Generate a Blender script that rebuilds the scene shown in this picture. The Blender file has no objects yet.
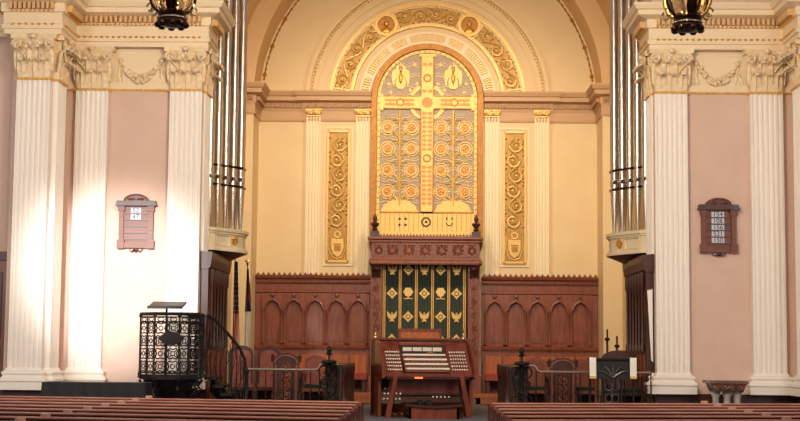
import bpy, bmesh, math, random
from mathutils import Vector, Matrix
random.seed(7)
PI = math.pi
sin, cos, rad = math.sin, math.cos, math.radians
scene = bpy.context.scene
COL = scene.collection

# ------------------------------------------------------------------ materials
def lin(c):
    return tuple(((v / 255) / 12.92 if v / 255 <= .04045 else ((v / 255 + .055) / 1.055) ** 2.4) for v in c) + (1,)

def mat(name, c, rough=.6, metal=0., c2=None, scale=6., stretch=(1, 1, 1), bump=0., spec=.5, detail=4., coat=0.):
    m = bpy.data.materials.new(name); m.use_nodes = True
    nt = m.node_tree; b = nt.nodes['Principled BSDF']
    b.inputs['Roughness'].default_value = rough; b.inputs['Metallic'].default_value = metal
    b.inputs['Specular IOR Level'].default_value = spec
    b.inputs['Coat Weight'].default_value = coat
    b.inputs['Base Color'].default_value = lin(c)
    if c2 or bump:
        tc = nt.nodes.new('ShaderNodeTexCoord'); mp = nt.nodes.new('ShaderNodeMapping')
        mp.inputs['Scale'].default_value = stretch
        nz = nt.nodes.new('ShaderNodeTexNoise'); nz.inputs['Scale'].default_value = scale; nz.inputs['Detail'].default_value = detail
        nt.links.new(tc.outputs['Object'], mp.inputs['Vector']); nt.links.new(mp.outputs['Vector'], nz.inputs['Vector'])
        if c2:
            r = nt.nodes.new('ShaderNodeValToRGB')
            r.color_ramp.elements[0].position = .35; r.color_ramp.elements[1].position = .68
            r.color_ramp.elements[0].color = lin(c); r.color_ramp.elements[1].color = lin(c2)
            nt.links.new(nz.outputs['Fac'], r.inputs['Fac']); nt.links.new(r.outputs['Color'], b.inputs['Base Color'])
        if bump:
            bp = nt.nodes.new('ShaderNodeBump'); bp.inputs['Strength'].default_value = bump; bp.inputs['Distance'].default_value = .02
            nt.links.new(nz.outputs['Fac'], bp.inputs['Height']); nt.links.new(bp.outputs['Normal'], b.inputs['Normal'])
    return m

M = {}
M['plaster'] = mat('plaster', (216, 184, 168), .75, c2=(221, 190, 174), scale=2.5)
M['cream'] = mat('cream', (230, 204, 157), .7, c2=(234, 209, 164), scale=1.6)
M['cream_pale'] = mat('cream_pale', (242, 226, 192), .6)
M['vault'] = mat('vault', (218, 182, 132), .75, c2=(224, 188, 140), scale=1.2)
M['white'] = mat('white', (244, 235, 227), .45)
M['capital'] = mat('capital', (240, 220, 188), .45, c2=(226, 196, 150), scale=14)
M['entab'] = mat('entab', (238, 216, 182), .6)
M['entab_shade'] = mat('entab_shade', (204, 166, 126), .6)  # back cornice: shade put into the colour as a browner tone
M['dentil_shade'] = mat('dentil_shade', (190, 146, 102), .6)  # back dentils, darkened in colour for the shade on them
M['dentil'] = mat('dentil', (220, 176, 124), .6)
M['gold'] = mat('gold', (232, 184, 88), .38, .55, c2=(206, 146, 54), scale=22)
M['gold_bright'] = mat('gold_bright', (230, 194, 116), .42, .25, c2=(212, 170, 90), scale=30)
M['gold_frame'] = mat('gold_frame', (190, 132, 56), .5, .25, c2=(164, 106, 38), scale=16)
M['gold_ground'] = mat('gold_ground', (196, 152, 82), .5, .3, c2=(160, 118, 56), scale=30)
M['mosaic'] = mat('mosaic', (150, 132, 120), .5, .1, c2=(178, 154, 124), scale=34)
M['tessera_red'] = mat('tessera_red', (196, 116, 56), .45, .2, c2=(216, 150, 80), scale=60)
M['tessera_pale'] = mat('tessera_pale', (212, 190, 144), .45, .1)
M['ink'] = mat('ink', (66, 58, 50), .6)
M['wood'] = mat('wood', (142, 78, 56), .38, c2=(116, 59, 41), scale=5, stretch=(3, 3, .5), coat=.15)
M['wood_dark'] = mat('wood_dark', (76, 40, 31), .4, c2=(58, 30, 23), scale=5, stretch=(3, 3, .5), coat=.1)
M['wood_honey'] = mat('wood_honey', (176, 98, 52), .4, c2=(150, 78, 40), scale=5, stretch=(3, 3, .5))  # on bench panels and kneelers this tone carries warm orange light
M['wood_black'] = mat('wood_black', (58, 36, 30), .4, c2=(44, 27, 23), scale=5, stretch=(3, 3, .5))
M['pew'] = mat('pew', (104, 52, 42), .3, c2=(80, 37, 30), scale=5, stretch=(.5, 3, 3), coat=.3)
M['pew_cap_lit'] = mat('pew_cap_lit', (184, 124, 108), .3, c2=(158, 100, 86), scale=5, stretch=(.5, 3, 3), coat=.5)  # paler than the pew wood: highlight painted along the cap rails
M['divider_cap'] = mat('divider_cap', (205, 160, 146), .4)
M['console'] = mat('console', (126, 60, 42), .3, c2=(100, 44, 30), scale=5, stretch=(2, 2, .7), coat=.25)
M['console_dark'] = mat('console_dark', (58, 24, 18), .4)
M['board'] = mat('board', (124, 66, 44), .45, c2=(100, 50, 34), scale=8, stretch=(.5, 2, 4))
M['iron'] = mat('iron', (34, 30, 30), .45, .5)
M['iron_grey'] = mat('iron_grey', (96, 90, 86), .4, .5)
M['iron_rail'] = mat('iron_rail', (176, 164, 150), .28, .8)
M['bronze'] = mat('bronze', (66, 38, 24), .3, .7, c2=(40, 22, 16), scale=10)
M['brass'] = mat('brass', (226, 190, 128), .2, .9)
M['tin'] = mat('tin', (214, 206, 198), .27, .9)
M['green'] = mat('green', (48, 58, 50), .9, c2=(58, 68, 59), scale=60)
M['green_seat'] = mat('green_seat', (30, 42, 32), .9)
M['red_cloth'] = mat('red_cloth', (164, 50, 44), .8)
M['rose_cloth'] = mat('rose_cloth', (158, 88, 76), .75, c2=(140, 74, 64), scale=8)
M['black_cloth'] = mat('black_cloth', (22, 21, 25), .7, c2=(29, 28, 32), scale=5)
M['linen'] = mat('linen', (240, 234, 224), .8)
M['carpet'] = mat('carpet', (108, 108, 118), .95, c2=(92, 92, 104), scale=40)
M['nave_floor'] = mat('nave_floor', (120, 92, 76), .6, c2=(104, 78, 64), scale=4)
M['marble'] = mat('marble', (130, 92, 78), .35, c2=(98, 64, 54), scale=9)
M['marble_pale'] = mat('marble_pale', (190, 180, 176), .35, c2=(160, 150, 148), scale=9)
M['key'] = mat('key', (236, 226, 216), .3)
M['key_black'] = mat('key_black', (28, 22, 22), .35)
M['blue'] = mat('blue', (38, 40, 66), .85)
M['crimson'] = mat('crimson', (186, 56, 46), .85)
M['card'] = mat('card', (206, 206, 220), .7)
M['digit'] = mat('digit', (40, 44, 70), .7)

def glow(name, c, s):
    m = bpy.data.materials.new(name); m.use_nodes = True
    b = m.node_tree.nodes['Principled BSDF']
    b.inputs['Base Color'].default_value = lin(c); b.inputs['Emission Color'].default_value = lin(c)
    b.inputs['Emission Strength'].default_value = s
    return m
M['bulb'] = glow('bulb', (255, 222, 170), 7)
M['red_lamp'] = glow('red_lamp', (255, 110, 50), 2.0)

def glass_mat():
    m = bpy.data.materials.new('amber_glass'); m.use_nodes = True
    b = m.node_tree.nodes['Principled BSDF']
    b.inputs['Base Color'].default_value = lin((255, 232, 196)); b.inputs['Roughness'].default_value = .15
    b.inputs['Transmission Weight'].default_value = .9; b.inputs['IOR'].default_value = 1.2
    return m
M['glass'] = glass_mat()

# ------------------------------------------------------------------ mesh builder
class MB:
    def __init__(s): s.v = []; s.f = []
    def add(s, vs, fs):
        o = len(s.v); s.v += [tuple(p) for p in vs]; s.f += [tuple(i + o for i in f) for f in fs]; return s
    def bx(s, x0, x1, y0, y1, z0, z1):
        vs = [(x, y, z) for z in (z0, z1) for y in (y0, y1) for x in (x0, x1)]
        return s.add(vs, [(0, 2, 3, 1), (4, 5, 7, 6), (0, 1, 5, 4), (2, 6, 7, 3), (0, 4, 6, 2), (1, 3, 7, 5)])
    def cb(s, c, d, R=None):
        vs = []
        for z in (-.5, .5):
            for y in (-.5, .5):
                for x in (-.5, .5):
                    p = Vector((x * d[0], y * d[1], z * d[2]))
                    if R is not None: p = R @ p
                    vs.append(p + Vector(c))
        return s.add(vs, [(0, 2, 3, 1), (4, 5, 7, 6), (0, 1, 5, 4), (2, 6, 7, 3), (0, 4, 6, 2), (1, 3, 7, 5)])
    def frustum(s, x0, x1, y0, y1, z0, X0, X1, Y0, Y1, z1):
        vs = [(x0, y0, z0), (x1, y0, z0), (x1, y1, z0), (x0, y1, z0), (X0, Y0, z1), (X1, Y0, z1), (X1, Y1, z1), (X0, Y1, z1)]
        return s.add(vs, [(3, 2, 1, 0), (4, 5, 6, 7), (0, 1, 5, 4), (1, 2, 6, 5), (2, 3, 7, 6), (3, 0, 4, 7)])
    def prism(s, poly, d0, d1, plane='xz'):
        n = len(poly)
        def P(a, b, d): return (a, d, b) if plane == 'xz' else ((a, b, d) if plane == 'xy' else (d, a, b))
        vs = [P(a, b, d0) for a, b in poly] + [P(a, b, d1) for a, b in poly]
        return s.add(vs, [tuple(range(n)), tuple(range(2 * n - 1, n - 1, -1))] + [(i, i + n, (i + 1) % n + n, (i + 1) % n) for i in range(n)])
    def lathe(s, prof, c=(0, 0, 0), seg=12, a0=0., a1=2 * PI, sx=1., sy=1.):
        full = abs(a1 - a0 - 2 * PI) < 1e-6; n = seg if full else seg + 1; vs = []; fs = []
        for r, z in prof:
            for k in range(n):
                a = a0 + (a1 - a0) * k / seg
                vs.append((c[0] + r * sx * cos(a), c[1] + r * sy * sin(a), c[2] + z))
        m = len(prof)
        for j in range(m - 1):
            for k in range(seg):
                k2 = (k + 1) % n
                fs.append((j * n + k, j * n + k2, (j + 1) * n + k2, (j + 1) * n + k))
        if full:
            if prof[0][0] > 1e-4: fs.append(tuple(range(n - 1, -1, -1)))
            if prof[-1][0] > 1e-4: fs.append(tuple((m - 1) * n + k for k in range(n)))
        return s.add(vs, fs)
    def tube(s, pts, r=.01, seg=6, closed=False):
        pts = [Vector(p) for p in pts]; n = len(pts); vs = []; fs = []
        rs = r if isinstance(r, (list, tuple)) else [r] * n
        prev = None
        for i, p in enumerate(pts):
            a = pts[i - 1] if (i > 0 or closed) else p; b = pts[(i + 1) % n] if (i < n - 1 or closed) else p
            t = (b - a)
            t = t.normalized() if t.length > 1e-9 else Vector((0, 0, 1))
            if prev is None:
                u = t.orthogonal().normalized()
            else:
                u = prev - t * prev.dot(t)
                u = u.normalized() if u.length > 1e-6 else t.orthogonal().normalized()
            prev = u; w = t.cross(u)
            for k in range(seg):
                an = 2 * PI * k / seg
                vs.append(p + (u * cos(an) + w * sin(an)) * rs[i])
        m = n if closed else n - 1
        for i in range(m):
            j = (i + 1) % n
            for k in range(seg):
                k2 = (k + 1) % seg
                fs.append((i * seg + k, i * seg + k2, j * seg + k2, j * seg + k))
        if not closed:
            fs.append(tuple(range(seg - 1, -1, -1))); fs.append(tuple((n - 1) * seg + k for k in range(seg)))
        return s.add(vs, fs)
    def ell(s, c, r, seg=8, rings=5):
        vs = [(c[0], c[1], c[2] - r[2])]; fs = []
        for j in range(1, rings):
            p = -PI / 2 + PI * j / rings
            for k in range(seg):
                a = 2 * PI * k / seg
                vs.append((c[0] + r[0] * cos(p) * cos(a), c[1] + r[1] * cos(p) * sin(a), c[2] + r[2] * sin(p)))
        vs.append((c[0], c[1], c[2] + r[2])); L = len(vs) - 1
        for k in range(seg):
            k2 = (k + 1) % seg
            fs.append((0, 1 + k2, 1 + k)); fs.append((L, L - seg + k, L - seg + k2))
            for j in range(rings - 2):
                a = 1 + j * seg; fs.append((a + k, a + k2, a + seg + k2, a + seg + k))
        return s.add(vs, fs)
    def arc(s, cx, cz, r0, r1, a0, a1, y0, y1, n=32):
        # angles measured from +x towards +z; a block ring between y0 and y1
        vs = []; fs = []
        full = abs(a1 - a0 - 2 * PI) < 1e-6; m = n if full else n + 1
        for k in range(m):
            a = a0 + (a1 - a0) * k / n
            for r, y in ((r0, y0), (r1, y0), (r1, y1), (r0, y1)):
                vs.append((cx + r * cos(a), y, cz + r * sin(a)))
        for k in range(n):
            i = 4 * k; j = 4 * ((k + 1) % m)
            for q in range(4): fs.append((i + q, i + (q + 1) % 4, j + (q + 1) % 4, j + q))
        if not full: fs += [(3, 2, 1, 0), tuple(4 * n + q for q in range(4))]
        return s.add(vs, fs)
    def sweep(s, prof, path, side=1):
        # closed profile (out, z) carried along a plan path with mitred corners; 'out' is to the right of travel * side
        n = len(path); m = len(prof); vs = []; fs = []
        P = [Vector(p) for p in path]
        for i in range(n):
            def nrm(a, b):
                d = (b - a).normalized(); return Vector((d.y, -d.x)) * side
            if i == 0: N = nrm(P[0], P[1])
            elif i == n - 1: N = nrm(P[-2], P[-1])
            else:
                n1 = nrm(P[i - 1], P[i]); n2 = nrm(P[i], P[i + 1]); N = (n1 + n2)
                N = N / max(N.dot(n1), .2)
            for o, z in prof: vs.append((P[i].x + N.x * o, P[i].y + N.y * o, z))
        for i in range(n - 1):
            for k in range(m):
                k2 = (k + 1) % m; fs.append((i * m + k, i * m + k2, (i + 1) * m + k2, (i + 1) * m + k))
        fs.append(tuple(range(m))); fs.append(tuple((n - 1) * m + k for k in range(m - 1, -1, -1)))
        return s.add(vs, fs)
    def pyr(s, pts, top):
        n = len(pts); return s.add(list(pts) + [top], [(i, (i + 1) % n, n) for i in range(n)] + [tuple(range(n - 1, -1, -1))])
    def grid(s, rows):
        m = len(rows[0]); vs = [p for r in rows for p in r]
        return s.add(vs, [(j * m + k, j * m + k + 1, (j + 1) * m + k + 1, (j + 1) * m + k) for j in range(len(rows) - 1) for k in range(m - 1)])
    def merge(s, o, off=(0, 0, 0)):
        return s.add([(p[0] + off[0], p[1] + off[1], p[2] + off[2]) for p in o.v], o.f)
    def mir(s):
        o = MB(); o.v = [(-p[0], p[1], p[2]) for p in s.v]; o.f = [tuple(reversed(f)) for f in s.f]; return o

def build(name, mb, m, parent=None, smooth=None, local=False):
    """links mb as ONE mesh object; unless local, mb is in world metres and is moved into the parent's frame"""
    me = bpy.data.meshes.new(name)
    off = Vector((0, 0, 0))
    if parent is not None and not local:
        p = parent
        while p is not None: off = off + p.location; p = p.parent
    vs = [(a - off.x, b - off.y, c - off.z) for a, b, c in mb.v]
    me.from_pydata(vs, [], mb.f)
    bm = bmesh.new(); bm.from_mesh(me); bmesh.ops.recalc_face_normals(bm, faces=bm.faces); bm.to_mesh(me); bm.free()
    me.materials.append(M[m] if isinstance(m, str) else m)
    if smooth is not None:
        me.shade_smooth(); me.set_sharp_from_angle(angle=rad(smooth))
    o = bpy.data.objects.new(name, me); COL.objects.link(o)
    if parent is not None: o.parent = parent
    return o

def thing(name, label, cat, loc=(0, 0, 0), rz=0., group=None):
    o = bpy.data.objects.new(name, None); COL.objects.link(o)
    o.empty_display_size = .1
    o.location = loc; o.rotation_euler = (0, 0, rz); o['label'] = label; o['category'] = cat
    if group: o['group'] = group
    return o

def tag(o, label, cat, group=None):
    o['label'] = label; o['category'] = cat
    if group: o['group'] = group
    return o

def struct(name, mb, m, parent=None, smooth=None, label=None):
    o = build(name, mb, m, parent, smooth); o['kind'] = 'structure'
    if label: o['label'] = label
    return o

def dup(root, loc, label=None, rz=None, mirror=False):
    r = root.copy(); COL.objects.link(r); r.location = loc
    if rz is not None: r.rotation_euler = (0, 0, rz)
    if label: r['label'] = label
    for ch in list(root.children):
        c = ch.copy(); COL.objects.link(c); c.parent = r
        for g in list(ch.children):
            d = g.copy(); COL.objects.link(d); d.parent = c
    return r

# ------------------------------------------------------------------ main dimensions
E = 1.63                 # eye height
FL = .45                 # chancel platform
YW, YP = 25.14, 24.14    # wall face between pilasters, face of the outer piers
XO, XP = 3.98, 6.40      # half width of the chancel opening, inner edge of the piers
XS, YS = 4.35, 32.1      # chancel side walls, front of the end bay
XB, YB = 3.93, 33.2      # end bay half width, back wall
ZA = 7.39                # springing of the arches
ZC = 7.60                # cornice top

# ------------------------------------------------------------------ setting
b = MB().bx(-10, 10, -3, 22.6, -.1, 0); struct('floor', b, 'nave_floor')
b = MB().bx(-10, 10, 22.6, 33.6, 0, FL).bx(-10, 10, 22.2, 22.6, 0, .3).bx(-10, 10, 21.8, 22.2, 0, .15)
struct('floor_chancel', b, 'carpet')
for s, nm in ((-1, 'left'), (1, 'right')):
    b = MB()
    b.bx(*sorted((s * XO, s * XP)), YW, 25.95, FL, 12.6)
    b.bx(*sorted((s * XP, s * 7.08)), YP, 25.95, FL, 12.6)
    b.bx(*sorted((s * 7.08, s * 10)), YP + .25, 25.95, FL, 12.6)
    struct('wall_' + nm, b, 'plaster')
    b = MB().bx(*sorted((s * (XO + .0), s * (XP - .0))), YW - .05, YW, FL, .88)
    b.bx(*sorted((s * (XP - .05), s * 7.12)), YP - .05, YP, FL, .88).bx(*sorted((s * (XP - .05), s * XP)), YP, YW - .05, FL, .88)
    struct('baseboard_' + nm, b, 'wood_dark')
    # chancel side wall and the return beside the end bay
    b = MB().bx(*sorted((s * XS, s * (XS + .3))), 25.95, YS, FL, ZA)
    b.bx(*sorted((s * XB, s * (XS + .3))), YS, YB, FL, ZA)
    struct('wall_chancel_' + nm, b, 'cream')
# wall over the chancel opening, with its arch
pts = [(XO * cos(a), ZA + XO * sin(a)) for a in [PI * k / 40 for k in range(41)]]
b = MB().prism([(XO, 12.6)] + pts + [(-XO, 12.6)], YW, 25.95, 'xz')
struct('wall_front_arch', b, 'plaster')
# back wall
struct('wall_back', MB().bx(-XB - .3, XB + .3, YB, YB + .3, FL, 12.2).bx(-2.86, 2.86, YB - .06, YB, FL, ZA), 'cream')
# vaults
b = MB().arc(0, ZA, XS, XS + .2, 0, PI, 25.95, YS, 48); struct('ceiling_vault', b, 'vault', smooth=40)
b = MB().arc(0, ZA, XB, XS + .2, 0, PI, YS, YS + .03, 48)
b.arc(0, ZA, XB, XB + .2, 0, PI, YS + .03, YB, 48)
struct('ceiling_bay', b, 'vault', smooth=30)

# entablature: architrave, frieze, cornice
def ent_profile():
    return [(0, 6.88), (.10, 6.88), (.10, 6.96), (.13, 6.97), (.13, 7.04), (.11, 7.06), (.11, 7.24), (.15, 7.26), (.15, 7.40),
            (.22, 7.42), (.32, 7.45), (.32, 7.53), (.36, 7.55), (.40, 7.62), (.40, 7.65), (0, 7.68)]
def back_profile():
    return [(0, 7.10), (.04, 7.10), (.06, 7.16), (.06, 7.28), (.10, 7.30), (.20, 7.33), (.20, 7.42), (.24, 7.44), (.28, 7.52), (.28, 7.55), (0, 7.57)]
def dentils(mb, path, side, off, z0, z1, w=.055, gap=.05, d=.06):
    P = [Vector(p) for p in path]
    for a, c in zip(P, P[1:]):
        t = (c - a); L = t.length; t.normalize(); nrm = Vector((t.y, -t.x)) * side
        n = max(1, int((L + off) / (w + gap)))
        for k in range(n):
            p = a + t * ((k + .5) * L / n) + nrm * (off + d / 2 - .005)
            R = Matrix(((t.x, nrm.x, 0), (t.y, nrm.y, 0), (0, 0, 1)))
            mb.cb((p.x, p.y, (z0 + z1) / 2), (w, d, z1 - z0), R)
def beads(mb, path, side, off, z, step=.1, r=.022):
    P = [Vector(p) for p in path]
    for a, c in zip(P, P[1:]):
        t = (c - a); L = t.length; t.normalize(); nrm = Vector((t.y, -t.x)) * side
        n = max(1, int(L / step))
        for k in range(n):
            p = a + t * ((k + .5) * L / n) + nrm * off
            mb.ell((p.x, p.y, z), (r * 1.3, r * 1.3, r), 6, 4)
for s, nm, i in ((-1, 'left', 1), (1, 'right', 2)):
    yf = YW - .10
    path = [(s * 9.9, YP + .1), (s * 7.10, YP + .1), (s * 7.10, YP - .12), (s * (XP - .08), YP - .12), (s * (XP - .08), yf), (s * XO, yf), (s * XO, 25.95), (s * XS, 25.95)]
    side = 1 if s < 0 else -1
    t = struct('trim_%d' % i, MB().sweep(ent_profile(), path, side), 'entab')
    d = MB(); dentils(d, path[:7], side, .15, 7.29, 7.40, .045, .045, .10); struct('dentil_course', d, 'dentil', t)
    d = MB(); beads(d, path[:7], side, .13, 7.045); beads(d, path[:7], side, .16, 7.262, .075, .018); struct('gilded_beading', d, 'gold', t)
    path = [(s * XS, 26.0), (s * XS, YS), (s * XB, YS), (s * XB, YB), (s * 2.86, YB), (s * 2.86, YB - .06), (s * 1.31, YB - .06)]
    t = struct('trim_%d' % (i + 2), MB().sweep(back_profile(), path, side), 'entab_shade')
    d = MB(); dentils(d, path, side, .06, 7.18, 7.28, .035, .03, .08); struct('dentil_course', d, 'dentil_shade', t)
    # flat architrave strip beneath, in the cornice's shade-toned colour
    b = MB().sweep([(0, 6.86), (.03, 6.86), (.045, 6.9), (.03, 6.93), (.03, 7.1), (0, 7.1)], path, side); struct('architrave_strip', b, 'entab_shade', t)
    # gilded astragal on the wall between the pilasters and the frieze panel
    b = MB().bx(*sorted((s * XO, s * XP)), YW - .025, YW, 6.12, 6.155); t = struct('trim_%d' % (i + 4), b, 'gold')
    b = MB().bx(*sorted((s * XO, s * XP)), YW - .012, YW, 6.155, 6.88); b.bx(*sorted((s * 4.72, s * 5.46)), YW - .022, YW - .012, 6.78, 6.80); struct('frieze_panel', b, 'entab', t)

# door in the outer left recess
d1 = struct('door_1', MB().bx(-8.2, -7.12, YP + .2, YP + .26, FL, 3.05), 'wood')
b = MB()
for z0, z1 in ((.6, 1.6), (1.72, 2.85)):
    for x0 in (-8.1, -7.62): b.bx(x0, x0 + .42, YP + .17, YP + .2, z0, z1)
struct('door_panel', b, 'wood_dark', d1)
struct('door_frame', MB().bx(-8.35, -7.09, YP + .15, YP + .25, 3.05, 3.2).bx(-7.13, -7.09, YP + .15, YP + .25, FL, 3.05), 'wood_dark', d1)

# ------------------------------------------------------------------ pilasters
PW = .57
def flute_poly(w, d, n=6):
    poly = [(-w / 2, 0), (-w / 2, -d)]
    pitch = (w - .05) / n; fw = pitch * .7
    for k in range(n):
        cx = -w / 2 + .025 + pitch * (k + .5)
        for q in range(7):
            a = PI - PI * q / 6
            poly.append((cx + fw / 2 * cos(a), -d + min(fw / 2 * 1.0, d * .75) * sin(a)))
    poly += [(w / 2, -d), (w / 2, 0)]
    return poly
def leaf_mb(x, z0, h, w, out, y0=-.15, tilt=0.):
    """one acanthus leaf: rises along the bell and rolls outward at the tip"""
    rows = []
    for j in range(9):
        t = j / 8
        if t < .7: zz = h * t / .7 * .92; yy = y0 - out * .25 * t
        else:
            a = (t - .7) / .3 * PI * .85
            zz = h * .92 + .35 * out * sin(a); yy = y0 - out * .18 - out * .42 * (1 - cos(a))
        wd = w * (.75 + .35 * sin(PI * min(t * 1.1, 1)) - (.45 * (t - .7) / .3 if t > .7 else 0)) / 2
        row = []
        for k in range(7):
            u = -1 + k / 3
            row.append((x + tilt * t + u * wd, yy + (.02 * abs(u) - .012 * cos(u * 6)), z0 + zz))
        rows.append(row)
    b = MB(); b.grid(rows)
    back = [[(p[0], p[1] + .018, p[2] - .004) for p in r] for r in rows]; b.grid(back)
    b.tube([(x + tilt * j / 8, rows[j][3][1] - .006, rows[j][3][2]) for j in range(9)], .011, 5)
    b.ell((x + tilt, rows[8][3][1] + .01, rows[8][3][2] + .005), (w * .3, .03, .028), 8, 5)
    return b
def volute_mb(cx, cz, r, sgn, y=-.2, turns=1.6, stem=None):
    pts = []; rs = []
    if stem:
        for k in range(5):
            t = k / 5; pts.append((stem[0] + (cx + sgn * r - stem[0]) * t ** 1.4 * 1., y + .04 - .04 * t, stem[1] + (cz - stem[1]) * t)); rs.append(.014 + .008 * t)
    for k in range(20):
        t = k / 19; a = t * turns * 2 * PI; rr = r * (1 - .85 * t)
        pts.append((cx + sgn * rr * cos(a), y - .02 * t, cz + rr * sin(a))); rs.append(.03 * (1 - .5 * t))
    return MB().tube(pts, rs, 6).ell((cx, y - .02, cz), (.02, .03, .02), 6, 4)
def make_capital(root, z0=6.14, w=PW, h=.74, d=.14):
    cap = build('capital', MB().frustum(-w / 2 + .01, w / 2 - .01, -d, 0, z0, -w / 2 - .02, w / 2 + .02, -d - .05, 0, z0 + h - .08), 'capital', root, local=True)
    ab = MB()
    pl = [(-w / 2 - .10, 0), (-w / 2 - .10, -d - .10)] + [(-w / 2 - .10 + (w + .2) * k / 10, -d - .10 + .05 * sin(PI * k / 10)) for k in range(1, 10)] + [(w / 2 + .10, -d - .10), (w / 2 + .10, 0)]
    ab.prism(pl, z0 + h - .08, z0 + h - .03, 'xy'); ab.prism([(a * 1.03, c * 1.03 if c else 0) for a, c in pl], z0 + h - .03, z0 + h, 'xy')
    build('abacus', ab, 'capital', cap, local=True)
    for x in (-.19, 0, .19): build('leaf', leaf_mb(x, z0, .27, .16, .19, -d), 'capital', cap, 40, True)
    for x in (-.1, .1): build('leaf', leaf_mb(x, z0 + .12, .36, .16, .22, -d - .01), 'capital', cap, 40, True)
    for x in (-.275, .275): build('leaf', leaf_mb(x, z0 + .12, .36, .13, .22, -d + .01), 'capital', cap, 40, True)
    for sg in (-1, 1):
        build('volute', volute_mb(sg * (w / 2 - .01), z0 + h - .17, .085, sg, -d - .10, stem=(sg * .13, z0 + .32)), 'capital', cap, 40, True)
        build('helix', volute_mb(sg * .085, z0 + h - .16, .06, -sg, -d - .07, stem=(sg * .15, z0 + .36)), 'capital', cap, 40, True)
    build('fleuron', MB().ell((0, -d - .12, z0 + h - .04), (.055, .05, .05)).ell((0, -d - .1, z0 + h - .12), (.035, .03, .04)), 'capital', cap, 40, True)
    build('astragal', MB().bx(-w / 2 - .02, w / 2 + .02, -d - .02, 0, z0 - .035, z0), 'gold', cap, local=True)
def make_pilaster(label, loc, rz=0., d=.14):
    r = thing('pilaster', label, 'pilaster', loc, rz, 'fluted pilasters of the front wall')
    build('shaft', MB().prism(flute_poly(PW, d), 1.24, 6.11, 'xy'), 'white', r, 30, True)
    w = PW
    prof = [(0, .88), (.10, .88), (.10, 1.0), (.085, 1.0), (.11, 1.03), (.105, 1.07), (.07, 1.09), (.055, 1.12), (.075, 1.15), (.07, 1.18), (.03, 1.2), (.012, 1.24), (0, 1.24)]
    bb = MB().sweep([(o, z) for o, z in prof], [(-w / 2, 0), (-w / 2, -d), (w / 2, -d), (w / 2, 0)], 1)
    bb.bx(-w / 2 + .002, w / 2 - .002, -d + .002, 0, .881, 1.239)
    # sweep side is checked by extent: it must grow outwards
    build('base', bb, 'white', r, 30, True)
    make_capital(r, d=d)
    return r
p0 = make_pilaster('white fluted pilaster on the projecting pier at the far left edge', (-6.69, YP, 0))
dup(p0, (-5.925, YW, 0), 'white fluted pilaster in the corner left of the sunlit hymn board')
dup(p0, (-4.26, YW, 0), 'white fluted pilaster directly behind the openwork iron pulpit')
dup(p0, (4.26, YW, 0), 'white fluted pilaster left of the dark shaded hymn board')
dup(p0, (5.925, YW, 0), 'white fluted pilaster right of the hymn board and the marble credence table')
dup(p0, (6.69, YP, 0), 'white fluted pilaster on the right pier, cut by the right edge')
p1 = make_pilaster('side-on fluted pilaster lining the chancel opening beside the left organ pipes', (-XO, 25.50, 0), PI / 2, .05)
dup(p1, (XO, 25.50, 0), 'side-on fluted pilaster lining the chancel opening beside the right organ pipes', rz=-PI / 2)
p1 = make_pilaster('side-on fluted pilaster on the flank of the far left pier', (-XP, 24.43, 0), PI / 2, .10)
dup(p1, (XP, 24.43, 0), 'side-on fluted pilaster on the flank of the far right pier', rz=-PI / 2)

# slender pilasters of the back wall
def slim(x, label, first=[None]):
    loc = (x, YB - .06, 0)
    if first[0]: return dup(first[0], loc, label)
    r = thing('slender_pilaster', label, 'pilaster', loc, group='slender pilasters of the back wall'); first[0] = r
    sh = build('shaft', MB().prism(flute_poly(.33, .05, 4), 3.3, 6.98, 'xy'), 'cream_pale', r, 30, True)
    cp = MB().bx(-.18, .18, -.08, 0, 6.97, 7.0).bx(-.19, .19, -.1, 0, 7.1, 7.14)
    for sg in (-1, 1):
        cp.merge(volute_mb(sg * .12, 7.06, .05, sg, -.09)); cp.merge(volute_mb(sg * .04, 7.05, .035, -sg, -.09))
    cp.ell((0, -.09, 7.1), (.04, .03, .04))
    build('capital', cp, 'gold_bright', r, 40, True)
    return r
slim(-2.65, 'slender cream pilaster left of the left gilded scroll panel')
slim(-1.50, 'slender cream pilaster between the left gilded panel and the mosaic')
slim(1.50, 'slender cream pilaster between the mosaic and the right gilded panel')
slim(2.65, 'slender cream pilaster right of the right gilded scroll panel')

# garlands in the frieze panels
def garland(cx, label):
    r = thing('garland_relief', label, 'garland', (cx, YW, 6.2), group='plaster garlands between the capitals')
    g = MB()
    for k in range(46):
        t = k / 45; x = cx - .3 + .6 * t; z = 6.55 - .22 * sin(PI * t) ** .8
        q = .035 + .035 * sin(PI * t)
        g.ell((x + random.uniform(-.02, .02), YW - .045 + random.uniform(-.02, .0), z + random.uniform(-q, q)), (random.uniform(.025, .042),) * 3, 6, 4)
    build('swag', g, 'capital', r, 50)
    for sg in (-1, 1):
        rb = MB(); x = cx + sg * .36
        rows = [[(x + u * (.03 + .03 * j / 6) + sg * .03 * j / 6, YW - .03 - .02 * cos(u * 7 + j), 6.66 - .38 * j / 6) for u in (-1, -.5, 0, .5, 1)] for j in range(7)]
        rb.grid(rows); rb.ell((x, YW - .04, 6.66), (.05, .04, .05))
        rb.tube([(x, YW - .04, 6.64), (x - sg * .06, YW - .04, 6.55)], .02, 5)
        build('ribbon', rb, 'capital', r, 50)
garland(-5.09, 'cream plaster garland above the sunlit hymn board')
garland(5.09, 'cream plaster garland above the shaded hymn board')

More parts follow.
